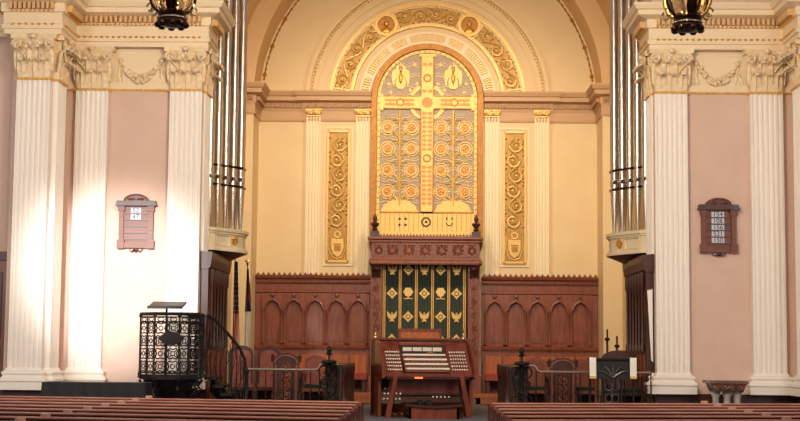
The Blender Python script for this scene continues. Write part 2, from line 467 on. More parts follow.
# ------------------------------------------------------------------ relief helpers
def leafp(mb, f, u, v, ang, L, W, h):
    d = (cos(ang), sin(ang)); n = (-d[1], d[0])
    pts = [(u, v), (u + d[0] * L * .5 + n[0] * W / 2, v + d[1] * L * .5 + n[1] * W / 2), (u + d[0] * L, v + d[1] * L), (u + d[0] * L * .5 - n[0] * W / 2, v + d[1] * L * .5 - n[1] * W / 2)]
    mb.pyr([f(a, c, 0) for a, c in pts], f(u + d[0] * L * .5, v + d[1] * L * .5, h))
def scroll(mb, f, L, W, n, r=.016, h=.03):
    A = W * .26; N = n * 10
    mb.tube([f(L * k / N, A * sin(PI * n * (k / N)), h * .5) for k in range(N + 1)], r, 5)
    for k in range(n):
        uc = L * (k + .5) / n; sg = 1 if k % 2 == 0 else -1; vc = -sg * W * .08; R = min(W * .36, L / n * .46)
        pts = []
        for q in range(22):
            t = q / 21; a = sg * (PI / 2 + t * 3.0 * PI); rr = R * (1 - .8 * t)
            pts.append(f(uc + rr * cos(a), vc + rr * sin(a), h * .6))
        mb.tube(pts, [r * (1.15 - .5 * q / 21) for q in range(22)], 5)
        p = f(uc, vc, h * .6); mb.ell(p, (r * 2.2, r * 2.0, r * 2.2), 6, 4)
        for q in range(6): leafp(mb, f, uc, vc, q * PI / 3 + .3, R * .5, R * .28, h)
        for q in range(7):
            a = q * 2 * PI / 7 + k; leafp(mb, f, uc + R * .8 * cos(a), vc + R * .8 * sin(a), a + sg * .9, R * .55, R * .3, h)
        for e in (-1, 1):
            leafp(mb, f, uc + e * L / n * .42, W * .34 * sg, PI / 2 * sg + e * .5, W * .16, W * .1, h)
            leafp(mb, f, uc + e * L / n * .45, -W * .36 * sg, PI / 2 * -sg + e * .9, W * .14, W * .1, h)

# gilded scroll panels
def gilded_panel(cx, label):
    z0, z1, w = 3.60, 6.62, .49
    r = thing('gilded_plaque', label, 'relief', (cx, YB - .06, z0), group='gilded scroll panels flanking the mosaic')
    y = YB - .06
    build('ground', MB().bx(cx - w / 2, cx + w / 2, y - .02, y, z0, z1), 'gold_ground', r)
    fr = MB()
    for x in (cx - w / 2, cx + w / 2): fr.bx(x - .022, x + .022, y - .06, y, z0 - .02, z1 + .02)
    for z in (z0, z1): fr.bx(cx - w / 2, cx + w / 2, y - .06, y, z - .022, z + .022)
    build('frame', fr, 'gold_bright', r)
    build('outer_moulding', MB().bx(cx - w / 2 - .09, cx - w / 2 - .06, y - .03, y, z0 - .1, z1 + .1).bx(cx + w / 2 + .06, cx + w / 2 + .09, y - .03, y, z0 - .1, z1 + .1)
          .bx(cx - w / 2 - .06, cx + w / 2 + .06, y - .03, y, z1 + .07, z1 + .1).bx(cx - w / 2 - .06, cx + w / 2 + .06, y - .03, y, z0 - .1, z0 - .07), 'cream_pale', r)
    sc = MB(); scroll(sc, lambda u, v, h: (cx + v, y - .02 - h, z0 + .78 + u), 2.1, w * .98, 6, .021, .06)
    build('scroll_relief', sc, 'gold_bright', r, 50)
    sh = MB().prism([(cx - .14, z0 + .52), (cx + .14, z0 + .52), (cx + .14, z0 + .3), (cx + .09, z0 + .17), (cx, z0 + .1), (cx - .09, z0 + .17), (cx - .14, z0 + .3)], y - .06, y - .02)
    sh.arc(cx, z0 + .62, .05, .085, 0, 2 * PI, y - .05, y - .02, 14)
    sh.tube([(cx - .19, y - .04, z0 + .6), (cx - .2, y - .04, z0 + .3), (cx - .12, y - .04, z0 + .1), (cx, y - .04, z0 + .06), (cx + .12, y - .04, z0 + .1), (cx + .2, y - .04, z0 + .3), (cx + .19, y - .04, z0 + .6)], .015, 5)
    s = build('shield', sh, 'gold_bright', r)
    build('shield_emblem', MB().bx(cx - .09, cx + .09, y - .075, y - .06, z0 + .38, z0 + .41).bx(cx - .07, cx + .07, y - .075, y - .06, z0 + .24, z0 + .36), 'gold_frame', s)
gilded_panel(-2.06, 'tall gilded scroll panel left of the mosaic')
gilded_panel(2.02, 'tall gilded scroll panel right of the mosaic')

# ------------------------------------------------------------------ arch over the mosaic
AX = -.01; YF = YB - .0
A0 = rad(4)
b = MB().arc(AX, ZA, 2.28, 2.74, A0, PI - A0, YF - .05, YF, 72).arc(AX, ZA, 2.74, 2.84, A0, PI - A0, YF - .15, YF, 72).arc(AX, ZA, 2.52, 2.56, A0, PI - A0, YF - .08, YF, 72).arc(AX, ZA, 2.36, 2.39, A0, PI - A0, YF - .08, YF, 72)
t = struct('trim_7', b, 'cream', smooth=30, label='outer cream archivolt with gold beads')
d = MB()
for k in range(96):
    a = A0 + (PI - 2 * A0) * (k + .5) / 96; d.ell((AX + 2.70 * cos(a), YF - .06, ZA + 2.70 * sin(a)), (.03, .03, .03), 6, 4)
struct('gilded_beading', d, 'gold_bright', t)
# gilded frieze with roundels
r = thing('gilded_arch_frieze', 'gilded relief arch with two portrait roundels curving over the mosaic', 'arch frieze', (AX, YB, ZA))
fr = MB().arc(AX, ZA, 2.22, 2.29, A0, PI - A0, YF - .09, YF, 72).arc(AX, ZA, 1.73, 1.79, A0, PI - A0, YF - .09, YF, 72)
build('border', fr, 'gold_bright', r, 30)
build('band', MB().arc(AX, ZA, 1.79, 2.22, A0, PI - A0, YF - .04, YF, 72), 'cream_pale', r, 30)
RM = 2.005
def seg(a0, a1, n):
    g = build('relief_ground', MB().arc(AX, ZA, 1.82, 2.19, a0, a1, YF - .05, YF - .03, 30), 'gold_ground', r, 30)
    m = MB(); f = lambda u, v, h: (AX + (RM + v) * cos(a0 + u / RM), YF - .05 - h, ZA + (RM + v) * sin(a0 + u / RM))
    scroll(m, f, (a1 - a0) * RM, .40, n, .02, .06)
    build('scroll_relief', m, 'gold_bright', g, 50)
    build('end_bar', MB().arc(AX, ZA, 1.80, 2.21, a0 - .012, a0, YF - .09, YF, 2), 'gold_bright', g)
    build('end_bar', MB().arc(AX, ZA, 1.80, 2.21, a1, a1 + .012, YF - .09, YF, 2), 'gold_bright', g)
seg(rad(7), rad(53), 4); seg(rad(69), rad(111), 4); seg(rad(127), rad(173), 4)
for ang in (61, 119):
    a = rad(ang); cx = AX + RM * cos(a); cz = ZA + RM * sin(a) + .0
    ro = build('roundel', MB().arc(cx, cz, .2, .27, 0, 2 * PI, YF - .12, YF - .02, 28), 'gold_bright', r, 40)
    build('roundel_ground', MB().arc(cx, cz, .001, .2, 0, 2 * PI, YF - .06, YF - .03, 24), 'gold_frame', ro)
    h = MB().ell((cx, YF - .08, cz + .03), (.06, .05, .08), 10, 6).ell((cx, YF - .07, cz - .14), (.13, .04, .09), 10, 5).ell((cx + .02 * (1 if ang < 90 else -1), YF - .12, cz + .02), (.015, .02, .02), 6, 4)
    build('portrait_head', h, 'gold', ro, 50)
# ribbed inner arch
b = MB().arc(AX, ZA, 1.32, 1.38, A0, PI - A0, YF - .08, YF, 64).arc(AX, ZA, 1.55, 1.60, A0, PI - A0, YF - .07, YF, 64).arc(AX, ZA, 1.38, 1.55, A0, PI - A0, YF - .03, YF, 64)
t = struct('trim_8', b, 'cream_pale', smooth=30, label='ribbed cream arch around the gold frame')
d = MB(); bl = MB()
blocks = (22, 54, 72, 108, 126, 158)
for k in range(76):
    a = A0 + (PI - 2 * A0) * (k + .5) / 76
    if any(abs(math.degrees(a) - q) < 2.6 for q in blocks): continue
    d.arc(AX, ZA, 1.385, 1.545, a - .009, a + .009, YF - .09, YF - .02, 1)
for q in blocks: bl.arc(AX, ZA, 1.37, 1.57, rad(q - 2.2), rad(q + 2.2), YF - .085, YF - .02, 4)
struct('rib_course', d, 'gold_bright', t); struct('arch_block', bl, 'cream_pale', t)

# ------------------------------------------------------------------ mosaic
r = thing('mosaic_panel', 'arched mosaic with a golden cross and vine medallions in a gold frame', 'mosaic', (AX, YB - .1, 4.2))
YM = YB - .09
Zb = 4.0
pts = [(AX + 1.16 * cos(PI * k / 40), ZA + 1.16 * sin(PI * k / 40)) for k in range(41)]
build('mosaic_field', MB().prism([(AX + 1.16, Zb)] + pts + [(AX - 1.16, Zb)], YM, YB - .06), 'mosaic', r)
fr = MB().arc(AX, ZA, 1.17, 1.30, 0, PI, YM - .10, YB - .06, 48)
for s in (-1, 1): fr.bx(*sorted((AX + s * 1.17, AX + s * 1.30)), YM - .10, YB - .06, Zb, ZA)
build('frame', fr, 'gold_frame', r, 30)
fi = MB().arc(AX, ZA, 1.09, 1.16, 0, PI, YM - .03, YM, 48)
for s in (-1, 1): fi.bx(*sorted((AX + s * 1.09, AX + s * 1.16)), YM - .03, YM, Zb, ZA)
for k in range(28):
    a = PI * (k + .5) / 28; fi.ell((AX + 1.125 * cos(a), YM - .03, ZA + 1.125 * sin(a)), (.03, .02, .03), 6, 4)
for s in (-1, 1):
    for k in range(24): fi.ell((AX + s * 1.125, YM - .03, 4.3 + k * .13), (.03, .02, .03), 6, 4)
build('inner_border', fi, 'gold_bright', r, 40)
cz = 7.31
cr = MB().bx(AX - .155, AX + .155, YM - .05, YM, 4.72, 8.43).bx(AX - 1.06, AX - .155, YM - .05, YM, cz - .155, cz + .155).bx(AX + .155, AX + 1.06, YM - .05, YM, cz - .155, cz + .155)
cr.bx(AX - .19, AX + .19, YM - .055, YM, 8.38, 8.45)
for s in (-1, 1): cr.bx(*sorted((AX + s * 1.02, AX + s * 1.09)), YM - .055, YM, cz - .19, cz + .19)
c = build('cross', cr, 'gold_bright', r)
e = MB()
for s in (-1, 1):
    e.bx(*sorted((AX + s * .13, AX + s * .155)), YM - .06, YM - .05, 4.75, cz - .16).bx(*sorted((AX + s * .13, AX + s * .155)), YM - .06, YM - .05, cz + .16, 8.4)
    for q in (-1, 1): e.bx(*sorted((AX + s * .16, AX + s * 1.03)), YM - .06, YM - .05, cz + q * .143 - .012, cz + q * .143 + .012)
build('cross_edging', e, 'gold_frame', c)
zz = 4.95
while zz < 8.35:
    if abs(zz - cz) > .2 and abs(zz - 6.0) > .14 and abs(zz - 7.88) > .14:
        build('cross_inlay', MB().bx(AX - .112, AX - .028, YM - .056, YM - .05, zz - .036, zz + .036).bx(AX + .028, AX + .112, YM - .056, YM - .05, zz - .036, zz + .036).bx(AX - .028, AX + .028, YM - .053, YM - .05, zz - .01, zz + .01), 'tessera_red', c)
    zz += .105 if zz < 7.1 else .21
for s in (-1, 1):
    for x in (.44, .86):
        build('cross_inlay', MB().bx(AX + s * x - .13, AX + s * x + .13, YM - .056, YM - .05, cz - .08, cz - .02).bx(AX + s * x - .13, AX + s * x + .13, YM - .056, YM - .05, cz + .02, cz + .08).bx(AX + s * x - .02, AX + s * x + .02, YM - .054, YM - .05, cz - .02, cz + .02), 'tessera_red', c)
rg = MB()
for x, z in ((0, 7.88), (0, 6.0), (-.63, cz), (.63, cz)): rg.arc(AX + x, z, .06, .1, 0, 2 * PI, YM - .065, YM - .05, 16)
build('cross_ring', rg, 'gold_frame', c)
build('cross_boss', MB().arc(AX, cz, .001, .12, 0, 2 * PI, YM - .07, YM - .05, 20), 'tessera_red', c)
for q in range(4):
    a0 = q * PI / 2 + .42; build('halo_arc', MB().arc(AX, cz, .35, .43, a0, a0 + PI / 2 - .84, YM - .04, YM, 8), 'gold_bright', r)
# background waves and stars
wv = MB()
for zz in [4.95 + .245 * k for k in range(14)]:
    for s in (-1, 1):
        hw = 1.06 if zz < ZA else math.sqrt(max(.02, 1.06 ** 2 - (zz - ZA) ** 2))
        if hw < .4: continue
        ptsw = [(AX + s * x, YM - .008, zz + .05 * abs(sin(x * 11 + zz * 9))) for x in [.18 + (hw - .18) * k / 22 for k in range(23)]]
        wv.tube(ptsw, .014, 4); wv.tube([(q[0], q[1], q[2] + .06) for q in ptsw], .009, 4)
build('wave_pattern', wv, 'tessera_pale', r)
st = MB()
for x, z in ((-.3, 8.2), (.3, 8.2), (-.24, 7.75), (.24, 7.75), (-.62, 8.2), (.62, 8.2), (-.9, 7.75), (.9, 7.75), (-.85, 7.55), (.85, 7.55), (-.4, 7.6), (.4, 7.6)):
    st.prism([(AX + x + rr * cos(a), z + rr * sin(a)) for rr, a in [((.07 if k % 2 == 0 else .02), PI * k / 4) for k in range(8)]], YM - .02, YM)
build('star', st, 'gold_bright', r)
# vine stems with medallions
for sx, cols in ((-.63, (-.91, -.36)), (.61, (.33, .885))):
    sm = MB().tube([(AX + sx, YM - .02, 4.9), (AX + sx, YM - .02, 7.12)], .028, 6)
    for z in (5.22, 5.72, 6.22, 6.71):
        for x in cols:
            q = 1 if x > sx else -1
            ar = [(AX + sx + q * (abs(x - sx) * t), YM - .02, z - .28 + .12 * sin(PI * t) + .1 * t) for t in [k / 8 for k in range(9)]]
            sm.tube(ar, .02, 5)
            tp = [(AX + sx + q * (.02 + .1 * (1 - cos(a))), YM - .02, z + .12 + .08 * sin(a)) for a in [k * .5 for k in range(9)]]
            sm.tube(tp, .014, 5)
            for a in (.6, 1.6, 2.6, 3.7, 4.7, 5.7):
                leafp(sm, lambda u, v, hh: (AX + u, YM - .01 - hh, v), x + .18 * cos(a), z + .18 * sin(a), a, .1, .07, .02)
        leafp(sm, lambda u, v, hh: (AX + u, YM - .01 - hh, v), sx, z + .05, PI / 2, .18, .12, .04)
    build('vine_stem', sm, 'gold_bright', r, 50)
    for z in (5.22, 5.72, 6.22, 6.71):
        for x in cols:
            md = build('medallion', MB().arc(AX + x, z, .10, .125, 0, 2 * PI, YM - .04, YM, 22).arc(AX + x, z, .155, .175, 0, 2 * PI, YM - .03, YM, 22), 'gold_bright', r, 40)
            build('medallion_disc', MB().arc(AX + x, z, .001, .10, 0, 2 * PI, YM - .02, YM, 18), 'tessera_red', md)
            fg = random.choice((0, 1, 2)); em = MB()
            if fg == 0: em.ell((AX + x, YM - .025, z + .02), (.03, .02, .05), 6, 4).ell((AX + x, YM - .025, z - .05), (.06, .02, .03), 6, 4)
            elif fg == 1: em.ell((AX + x - .02, YM - .025, z), (.05, .02, .035), 6, 4).ell((AX + x + .04, YM - .025, z + .04), (.025, .02, .025), 6, 4)
            else:
                for a in range(4): em.ell((AX + x + .045 * cos(a * PI / 2), YM - .025, z + .045 * sin(a * PI / 2)), (.03, .015, .03), 6, 4)
            build('medallion_figure', em, 'gold_bright', md, 50)
# winged figures
for sx in (-.62, .60):
    an = MB(); z = 7.91
    for sg in (-1, 1):
        for poly, dy in (([(.02, .1), (.05, .2), (.03, .28), (.08, .27), (.12, .2), (.11, .08), (.04, .02)], .05),
                         ([(.04, .12), (.12, .19), (.19, .14), (.215, 0), (.19, -.16), (.15, -.22), (.14, -.1), (.1, -.02), (.05, .0)], .03),
                         ([(.02, .0), (.08, -.02), (.12, -.12), (.1, -.24), (.04, -.29), (.0, -.28), (.01, -.1)], .04)):
            an.prism([(AX + sx + sg * p, z + q) for p, q in poly], YM - dy, YM)
    a = build('winged_figure', an, 'gold_bright', r)
    build('figure_body', MB().ell((AX + sx, YM - .03, z - .02), (.05, .04, .14), 10, 6), 'gold', a, 50)
    build('figure_head', MB().ell((AX + sx, YM - .04, z + .17), (.045, .04, .055), 8, 5), 'gold_bright', a, 50)
# golden ground at the foot
gb = MB().bx(AX - 1.09, AX + 1.09, YM - .04, YM, Zb, 4.76)
for sx in (-.63, .61):
    gb.prism([(AX + sx + .42 * cos(PI * k / 16) * (1 + .05 * cos(k * 2.4)), 4.76 + .27 * sin(PI * k / 16) * (1 + .06 * cos(k * 3))) for k in range(17)], YM - .035, YM)
g = build('golden_ground', gb, 'gold_bright', r)
k_ = MB().arc(AX - .01, 4.52, .08, .115, 0, 2 * PI, YM - .055, YM - .04, 20).ell((AX - .01, YM - .05, 4.52), (.03, .015, .03), 6, 4)
for q in range(4):
    k_.ell((AX - .55 + .07 * (1 if q % 2 else -1), YM - .045, 4.52 + .07 * (1 if q < 2 else -1)), (.03, .012, .03), 6, 4)
k_.arc(AX + .53, 4.52, .07, .09, PI * 1.05, PI * 1.95, YM - .055, YM - .04, 10)
k_.ell((AX + .47, YM - .045, 4.6), (.018, .012, .04), 6, 4).ell((AX + .59, YM - .045, 4.6), (.018, .012, .04), 6, 4)
build('ground_symbol', k_, 'ink', g)
ln = MB()
for k in range(20): ln.bx(AX - 1.07 + .11 * k, AX - 1.058 + .11 * k, YM - .046, YM - .04, 4.3, 4.74)
ln.bx(AX - 1.09, AX + 1.09, YM - .05, YM - .04, 4.72, 4.76)
build('ground_lines', ln, 'gold_frame', g)

# ------------------------------------------------------------------ vault ornaments
n_o = 0
for s in (-1, 1):
    for yy, angs in ((29.3, (18, 24, 30)), (30.6, (16, 22, 28))):
        for an in angs:
            a = rad(an) if s > 0 else PI - rad(an)
            c0 = Vector((XS * cos(a), yy, ZA + XS * sin(a))); inn = Vector((-cos(a), 0, -sin(a))); tg = Vector((-sin(a), 0, cos(a)))
            m = MB()
            f = lambda u, v, h: tuple(c0 + tg * u + Vector((0, 1, 0)) * v + inn * h)
            for q in range(8): leafp(m, f, 0, 0, q * PI / 4, .19, .12, .06)
            m.ell(tuple(c0 + inn * .03), (.05, .05, .05), 6, 4)
            n_o += 1
            tag(build('rosette', m, 'gold_bright'), 'small gilded rosette high on the %s side of the vault, %s row, %s' % ('left' if s < 0 else 'right', 'nearer' if yy < 30 else 'farther', {0: 'lowest', 1: 'middle', 2: 'topmost'}[angs.index(an)]), 'ornament', 'gilded rosettes of the vault')
# leaf trail along the lunette edge
for s, nm in ((-1, 'left'), (1, 'right')):
    m = MB()
    for k in range(26):
        a = rad(7 + k * 2.1); aa = a if s > 0 else PI - a
        big = (k % 5 == 0)
        cx, czz = 3.86 * cos(aa), ZA + 3.86 * sin(aa)
        leafp(m, lambda u, v, h: (u, YB - .01 - h, v), cx, czz, aa + PI / 2 * s, .2, .11 if big else .055, .04)
        m.ell((cx, YB - .02, czz), (.03, .03, .03) if big else (.018,) * 3, 6, 4)
    tag(build('leaf_trail', m, 'gold_frame'), 'brown-gold leaf trail curving up the %s edge of the back wall' % nm, 'ornament', 'leaf trails of the back wall')

# ------------------------------------------------------------------ wainscot of the back wall
def wainscot(s, label):
    r = thing('wainscot', label, 'panelling', (s * 2.6, YB, FL))
    x0, x1 = sorted((s * 1.26, s * 3.92))
    yb = YB - .06
    build('back_board', MB().bx(x0, x1, yb - .10, yb, FL, 3.1), 'wood', r)
    cs = MB().prism([(yb, 3.08), (yb - .13, 3.08), (yb - .15, 3.12), (yb - .15, 3.17), (yb - .22, 3.2), (yb - .24, 3.26), (yb, 3.28)], x0, x1, 'yz')
    co = build('cornice', cs, 'wood', r)
    cr = MB(); n = 22
    for k in range(n):
        x = x0 + (x1 - x0) * (k + .5) / n
        cr.prism([(x - .045, 3.27), (x - .03, 3.3), (x - .012, 3.315), (x, 3.345), (x + .012, 3.315), (x + .03, 3.3), (x + .045, 3.27)], yb - .2, yb - .15)
    build('cresting', cr, 'wood', co)
    mo = MB().prism([(yb - .1, 2.86), (yb - .14, 2.88), (yb - .14, 2.92), (yb - .1, 2.94)], x0, x1, 'yz').prism([(yb - .1, 1.6), (yb - .15, 1.6), (yb - .16, 1.66), (yb - .1, 1.7)], x0, x1, 'yz')
    build('moulding', mo, 'wood', r)
    hw = .245; aw = .185
    for k in range(5):
        cx = s * (1.56 + .49 * k)
        poly = [(cx - hw, 2.46), (cx - aw, 2.46)]
        for q in range(9):
            t = q / 8; poly.append((cx - aw + aw * t, 2.5 + .19 * (1 - (1 - t) ** 2) ** .5 + .03 * t ** 5))
        for q in range(1, 9):
            t = 1 - q / 8; poly.append((cx + aw - aw * t, 2.5 + .19 * (1 - (1 - t) ** 2) ** .5 + .03 * t ** 5))
        poly += [(cx + aw, 2.46), (cx + hw, 2.46), (cx + hw, 2.86), (cx - hw, 2.86)]
        a = MB().prism(poly, yb - .16, yb - .10)
        top = [(p[0], yb - .17, p[1]) for p in poly[2:19]]
        a.tube(top, .034, 6)
        for sg in (-1, 1):
            a.lathe([(.03, 1.72), (.03, 1.78), (.02, 1.8), (.02, 2.38), (.032, 2.42), (.032, 2.48)], (cx + sg * (aw + .03), yb - .16, 0), 8)
        ar = build('arch', a, 'wood', r, 35)
        build('arch_finial', MB().ell((cx, yb - .18, 2.81), (.05, .04, .05), 6, 4), 'wood', ar)
        build('arch_panel', MB().bx(cx - aw + .04, cx + aw - .04, yb - .12, yb - .1, 1.76, 2.48).frustum(cx - aw + .07, cx + aw - .07, yb - .125, yb - .12, 1.8, cx - aw + .07, cx + aw - .07, yb - .125, yb - .12, 2.4), 'wood', r)
wainscot(-1, 'mahogany wainscot of five blind arches left of the green hanging')
wainscot(1, 'mahogany wainscot of five blind arches right of the green hanging')

# side panelling of the chancel
def side_panel(s, label):
    r = thing('side_wainscot', label, 'panelling', (s * 4.1, 27.6, FL))
    xf = s * 3.83; xb = s * (XS - .01)
    build('board', MB().bx(*sorted((xf, xb)), 25.96, 27.6, FL, 3.0).bx(*sorted((xf, s * (XO - .01))), 25.20, 25.96, FL, 3.0), 'wood_dark', r)
    prof = [(xb, 2.98), (xf, 2.98), (xf - s * .04, 3.03), (xf - s * .05, 3.1), (xf - s * .06, 3.16), (xf - s * .07, 3.24), (xf - s * .07, 3.28), (xb, 3.3)]
    m = MB(); n = len(prof)
    vs = [(a if abs(a) < 4 else s * 3.97, 25.17, z) for a, z in prof] + [(a, 27.7, z) for a, z in prof]
    m.add(vs, [tuple(range(n)), tuple(range(2 * n - 1, n - 1, -1))] + [(i, i + n, (i + 1) % n + n, (i + 1) % n) for i in range(n)])
    build('cornice', m, 'wood_dark', r)
    for k in range(6):
        y = 25.3 + .37 * k
        build('panel', MB().bx(*sorted((xf, xf - s * .03)), y + .07, y + .32, 1.75, 2.6).bx(*sorted((xf, xf - s * .03)), y + .07, y + .32, .7, 1.55), 'wood', r)
        build('colonnette', MB().lathe([(.04, 1.6), (.04, 1.7), (.024, 1.75), (.024, 2.7), (.045, 2.76), (.045, 2.98)], (xf - s * .05, y + .02, 0), 8), 'wood_dark', r, 40)
side_panel(-1, 'dark panelled screen under the left organ pipes')
side_panel(1, 'dark panelled screen under the right organ pipes')

# ------------------------------------------------------------------ carved canopy and green hanging
CX = -.03
r = thing('carved_canopy', 'carved mahogany canopy with finials framing the green hanging', 'canopy', (CX, 32.8, FL))
for s in (-1, 1):
    x = CX + s * 1.11
    p = MB().bx(x - .13, x + .13, 32.72, 33.0, FL, 3.52).bx(x - .16, x + .16, 32.68, 33.0, FL, 1.0)
    for q in range(5): p.bx(x - .09, x + .09, 32.70, 32.72, 1.1 + .48 * q, 1.5 + .48 * q)
    po = build('post', p, 'wood', r)
    sc = MB(); scroll(sc, lambda u, v, h: (x + v, 32.70 - h, 1.1 + u), 2.3, .18, 8, .01, .03); build('post_carving', sc, 'wood', po, 50)
    build('bracket', MB().prism([(32.7, 3.52), (32.46, 3.52), (32.5, 3.44), (32.6, 3.38), (32.66, 3.25), (32.7, 3.2)], x - .1, x + .1, 'yz').ell((x, 32.56, 3.42), (.09, .07, .06)), 'wood_dark', r)
    fb = MB().bx(x - .14, x + .06, 32.5, 32.7, 4.12, 4.26) if s < 0 else MB().bx(x - .06, x + .14, 32.5, 32.7, 4.12, 4.26)
    fx = x - .04 if s < 0 else x + .04
    fb.lathe([(.05, 4.26), (.07, 4.3), (.04, 4.34), (.09, 4.4), (.1, 4.43), (.045, 4.46), (.035, 4.5), (.055, 4.54), (.05, 4.58), (.015, 4.64), (0, 4.67)], (fx, 32.6, 0), 8)
    for q in range(4):
        a = q * PI / 2 + PI / 4; fb.ell((fx + .09 * cos(a), 32.6 + .09 * sin(a), 4.43), (.035, .035, .03), 6, 4)
    build('finial', fb, 'wood_dark', r, 40)
fz = build('frieze', MB().bx(CX - 1.22, CX + 1.22, 32.5, 33.0, 3.64, 4.0), 'wood', r)
def corn(z, o0):
    return
cp = [(0, 3.98), (.02, 3.98), (.04, 4.02), (.04, 4.05), (.09, 4.08), (.09, 4.12), (0, 4.14)]
build('cornice', MB().sweep(cp, [(CX - 1.22, 33.0), (CX - 1.22, 32.5), (CX + 1.22, 32.5), (CX + 1.22, 33.0)], 1).bx(CX - 1.21, CX + 1.21, 32.51, 33.0, 3.98, 4.135), 'wood', r)
cr = MB(); n = 28
for k in range(n):
    x = CX - 1.05 + 2.1 * (k + .5) / n
    cr.prism([(x - .036, 4.13), (x - .03, 4.17), (x - .01, 4.19), (x, 4.235 if k % 4 == 1 else 4.205), (x + .01, 4.19), (x + .03, 4.17), (x + .036, 4.13)], 32.5, 32.56)
build('cresting', cr, 'wood', r)
lo = MB().sweep([(0, 3.5), (.05, 3.5), (.07, 3.54), (.07, 3.58), (.03, 3.62), (.03, 3.66), (0, 3.66)], [(CX - 1.22, 33.0), (CX - 1.22, 32.5), (CX + 1.22, 32.5), (CX + 1.22, 33.0)], 1).bx(CX - 1.21, CX + 1.21, 32.51, 33.0, 3.54, 3.66)
for k in range(34): lo.bx(CX - 1.2 + .0706 * k, CX - 1.165 + .0706 * k, 32.42, 32.46, 3.51, 3.55)
build('lower_moulding', lo, 'wood', r)
xs = [-1.2, -.94, -.57, -.2, .17, .54, .91, 1.17]
for a, c in zip(xs, xs[1:]):
    x0, x1 = CX + a + .04, CX + c - .01
    pm = MB()
    for q in (x0, x1): pm.bx(q - .015, q + .015, 32.46, 32.5, 3.68, 3.97)
    pm.bx(x0, x1, 32.47, 32.5, 3.67, 3.7).bx(x0, x1, 32.47, 32.5, 3.95, 3.98)
    mx = (x0 + x1) / 2; W = x1 - x0
    pm2 = MB()
    fpl = lambda u, v, h: (mx + u, 32.5 - h, 3.825 + v)
    for q in range(8): leafp(pm2, fpl, .03 * cos(q * PI / 4), .03 * sin(q * PI / 4), q * PI / 4, W * .36, .07, .04)
    for ex in (-1, 1):
        for ez in (-1, 1):
            pm2.tube([fpl(ex * (W * .3 + .04 * cos(t)), ez * (.08 + .04 * sin(t)), .015) for t in [k * .7 for k in range(9)]], .01, 5)
    c_ = build('carved_panel', pm, 'wood', fz); build('panel_carving', pm2, 'wood', c_, 50)

r = thing('dossal_hanging', 'green hanging with gold stripes and gold emblems under the carved canopy', 'hanging', (CX, 32.95, 1.1))
YD = 32.96
rows = []
for z in (1.1, 2.3, 3.56):
    rows.append([(CX - .97 + 1.94 * k / 60, YD + .008 * cos(k * 1.25), z) for k in range(61)])
m = MB().grid(rows); m.grid([[(p[0], p[1] + .012, p[2]) for p in q] for q in rows])
build('cloth', m, 'green', r, 60)
sx = [-.935, -.57, -.2, .17, .54, .90]
for x in sx:
    build('stripe', MB().bx(CX + x - .03, CX + x + .03, YD - .016, YD - .008, 1.1, 3.55), 'gold_frame', r)
    build('stripe_edging', MB().bx(CX + x - .03, CX + x - .018, YD - .02, YD - .016, 1.1, 3.55).bx(CX + x + .018, CX + x + .03, YD - .02, YD - .016, 1.1, 3.55), 'gold_bright', r)
def diamond(x, z):
    e = MB().prism([(x + (.13 if k % 2 == 0 else .085) * cos(k * PI / 4), z + (.13 if k % 2 == 0 else .085) * sin(k * PI / 4)) for k in range(8)], YD - .03, YD - .012)
    o = build('diamond_emblem', e, 'gold_bright', r)
    build('emblem_centre', MB().arc(x, z, .035, .055, 0, 2 * PI, YD - .036, YD - .03, 12), 'ink', o)
def eagle(x, z):
    e = MB()
    for s in (-1, 1):
        e.prism([(x + s * p, z + q) for p, q in ((.015, -.03), (.06, -.06), (.1, 0), (.115, .1), (.1, .13), (.085, .08), (.07, .1), (.055, .05), (.045, .06), (.015, .03))], YD - .03, YD - .012)
    e.prism([(x - .025, z + .04), (x + .025, z + .04), (x + .03, z - .06), (x + .06, z - .12), (x, z - .1), (x - .06, z - .12), (x - .03, z - .06)], YD - .034, YD - .012)
    e.ell((x, YD - .025, z + .07), (.025, .015, .03), 6, 4)
    build('eagle_emblem', e, 'gold_bright', r)
def tree(x, z):
    e = MB().prism([(x + .105 * cos(a) * (1 + .1 * cos(6 * a)), z + .035 + .1 * sin(a) * (1 + .1 * cos(6 * a))) for a in [k * PI / 15 for k in range(30)]], YD - .03, YD - .012)
    e.bx(x - .02, x + .02, YD - .03, YD - .012, z - .12, z - .06).bx(x - .1, x + .1, YD - .03, YD - .012, z - .13, z - .11)
    build('tree_emblem', e, 'gold_bright', r)
zr = (3.41, 2.87, 2.34, 1.82)
for k in range(5):
    x = CX + (sx[k] + sx[k + 1]) / 2
    for j, z in enumerate(zr):
        odd = k % 2
        if not odd and j % 2 == 0: eagle(x, z)
        elif odd and j == 1: tree(x, z)
        else: diamond(x, z)

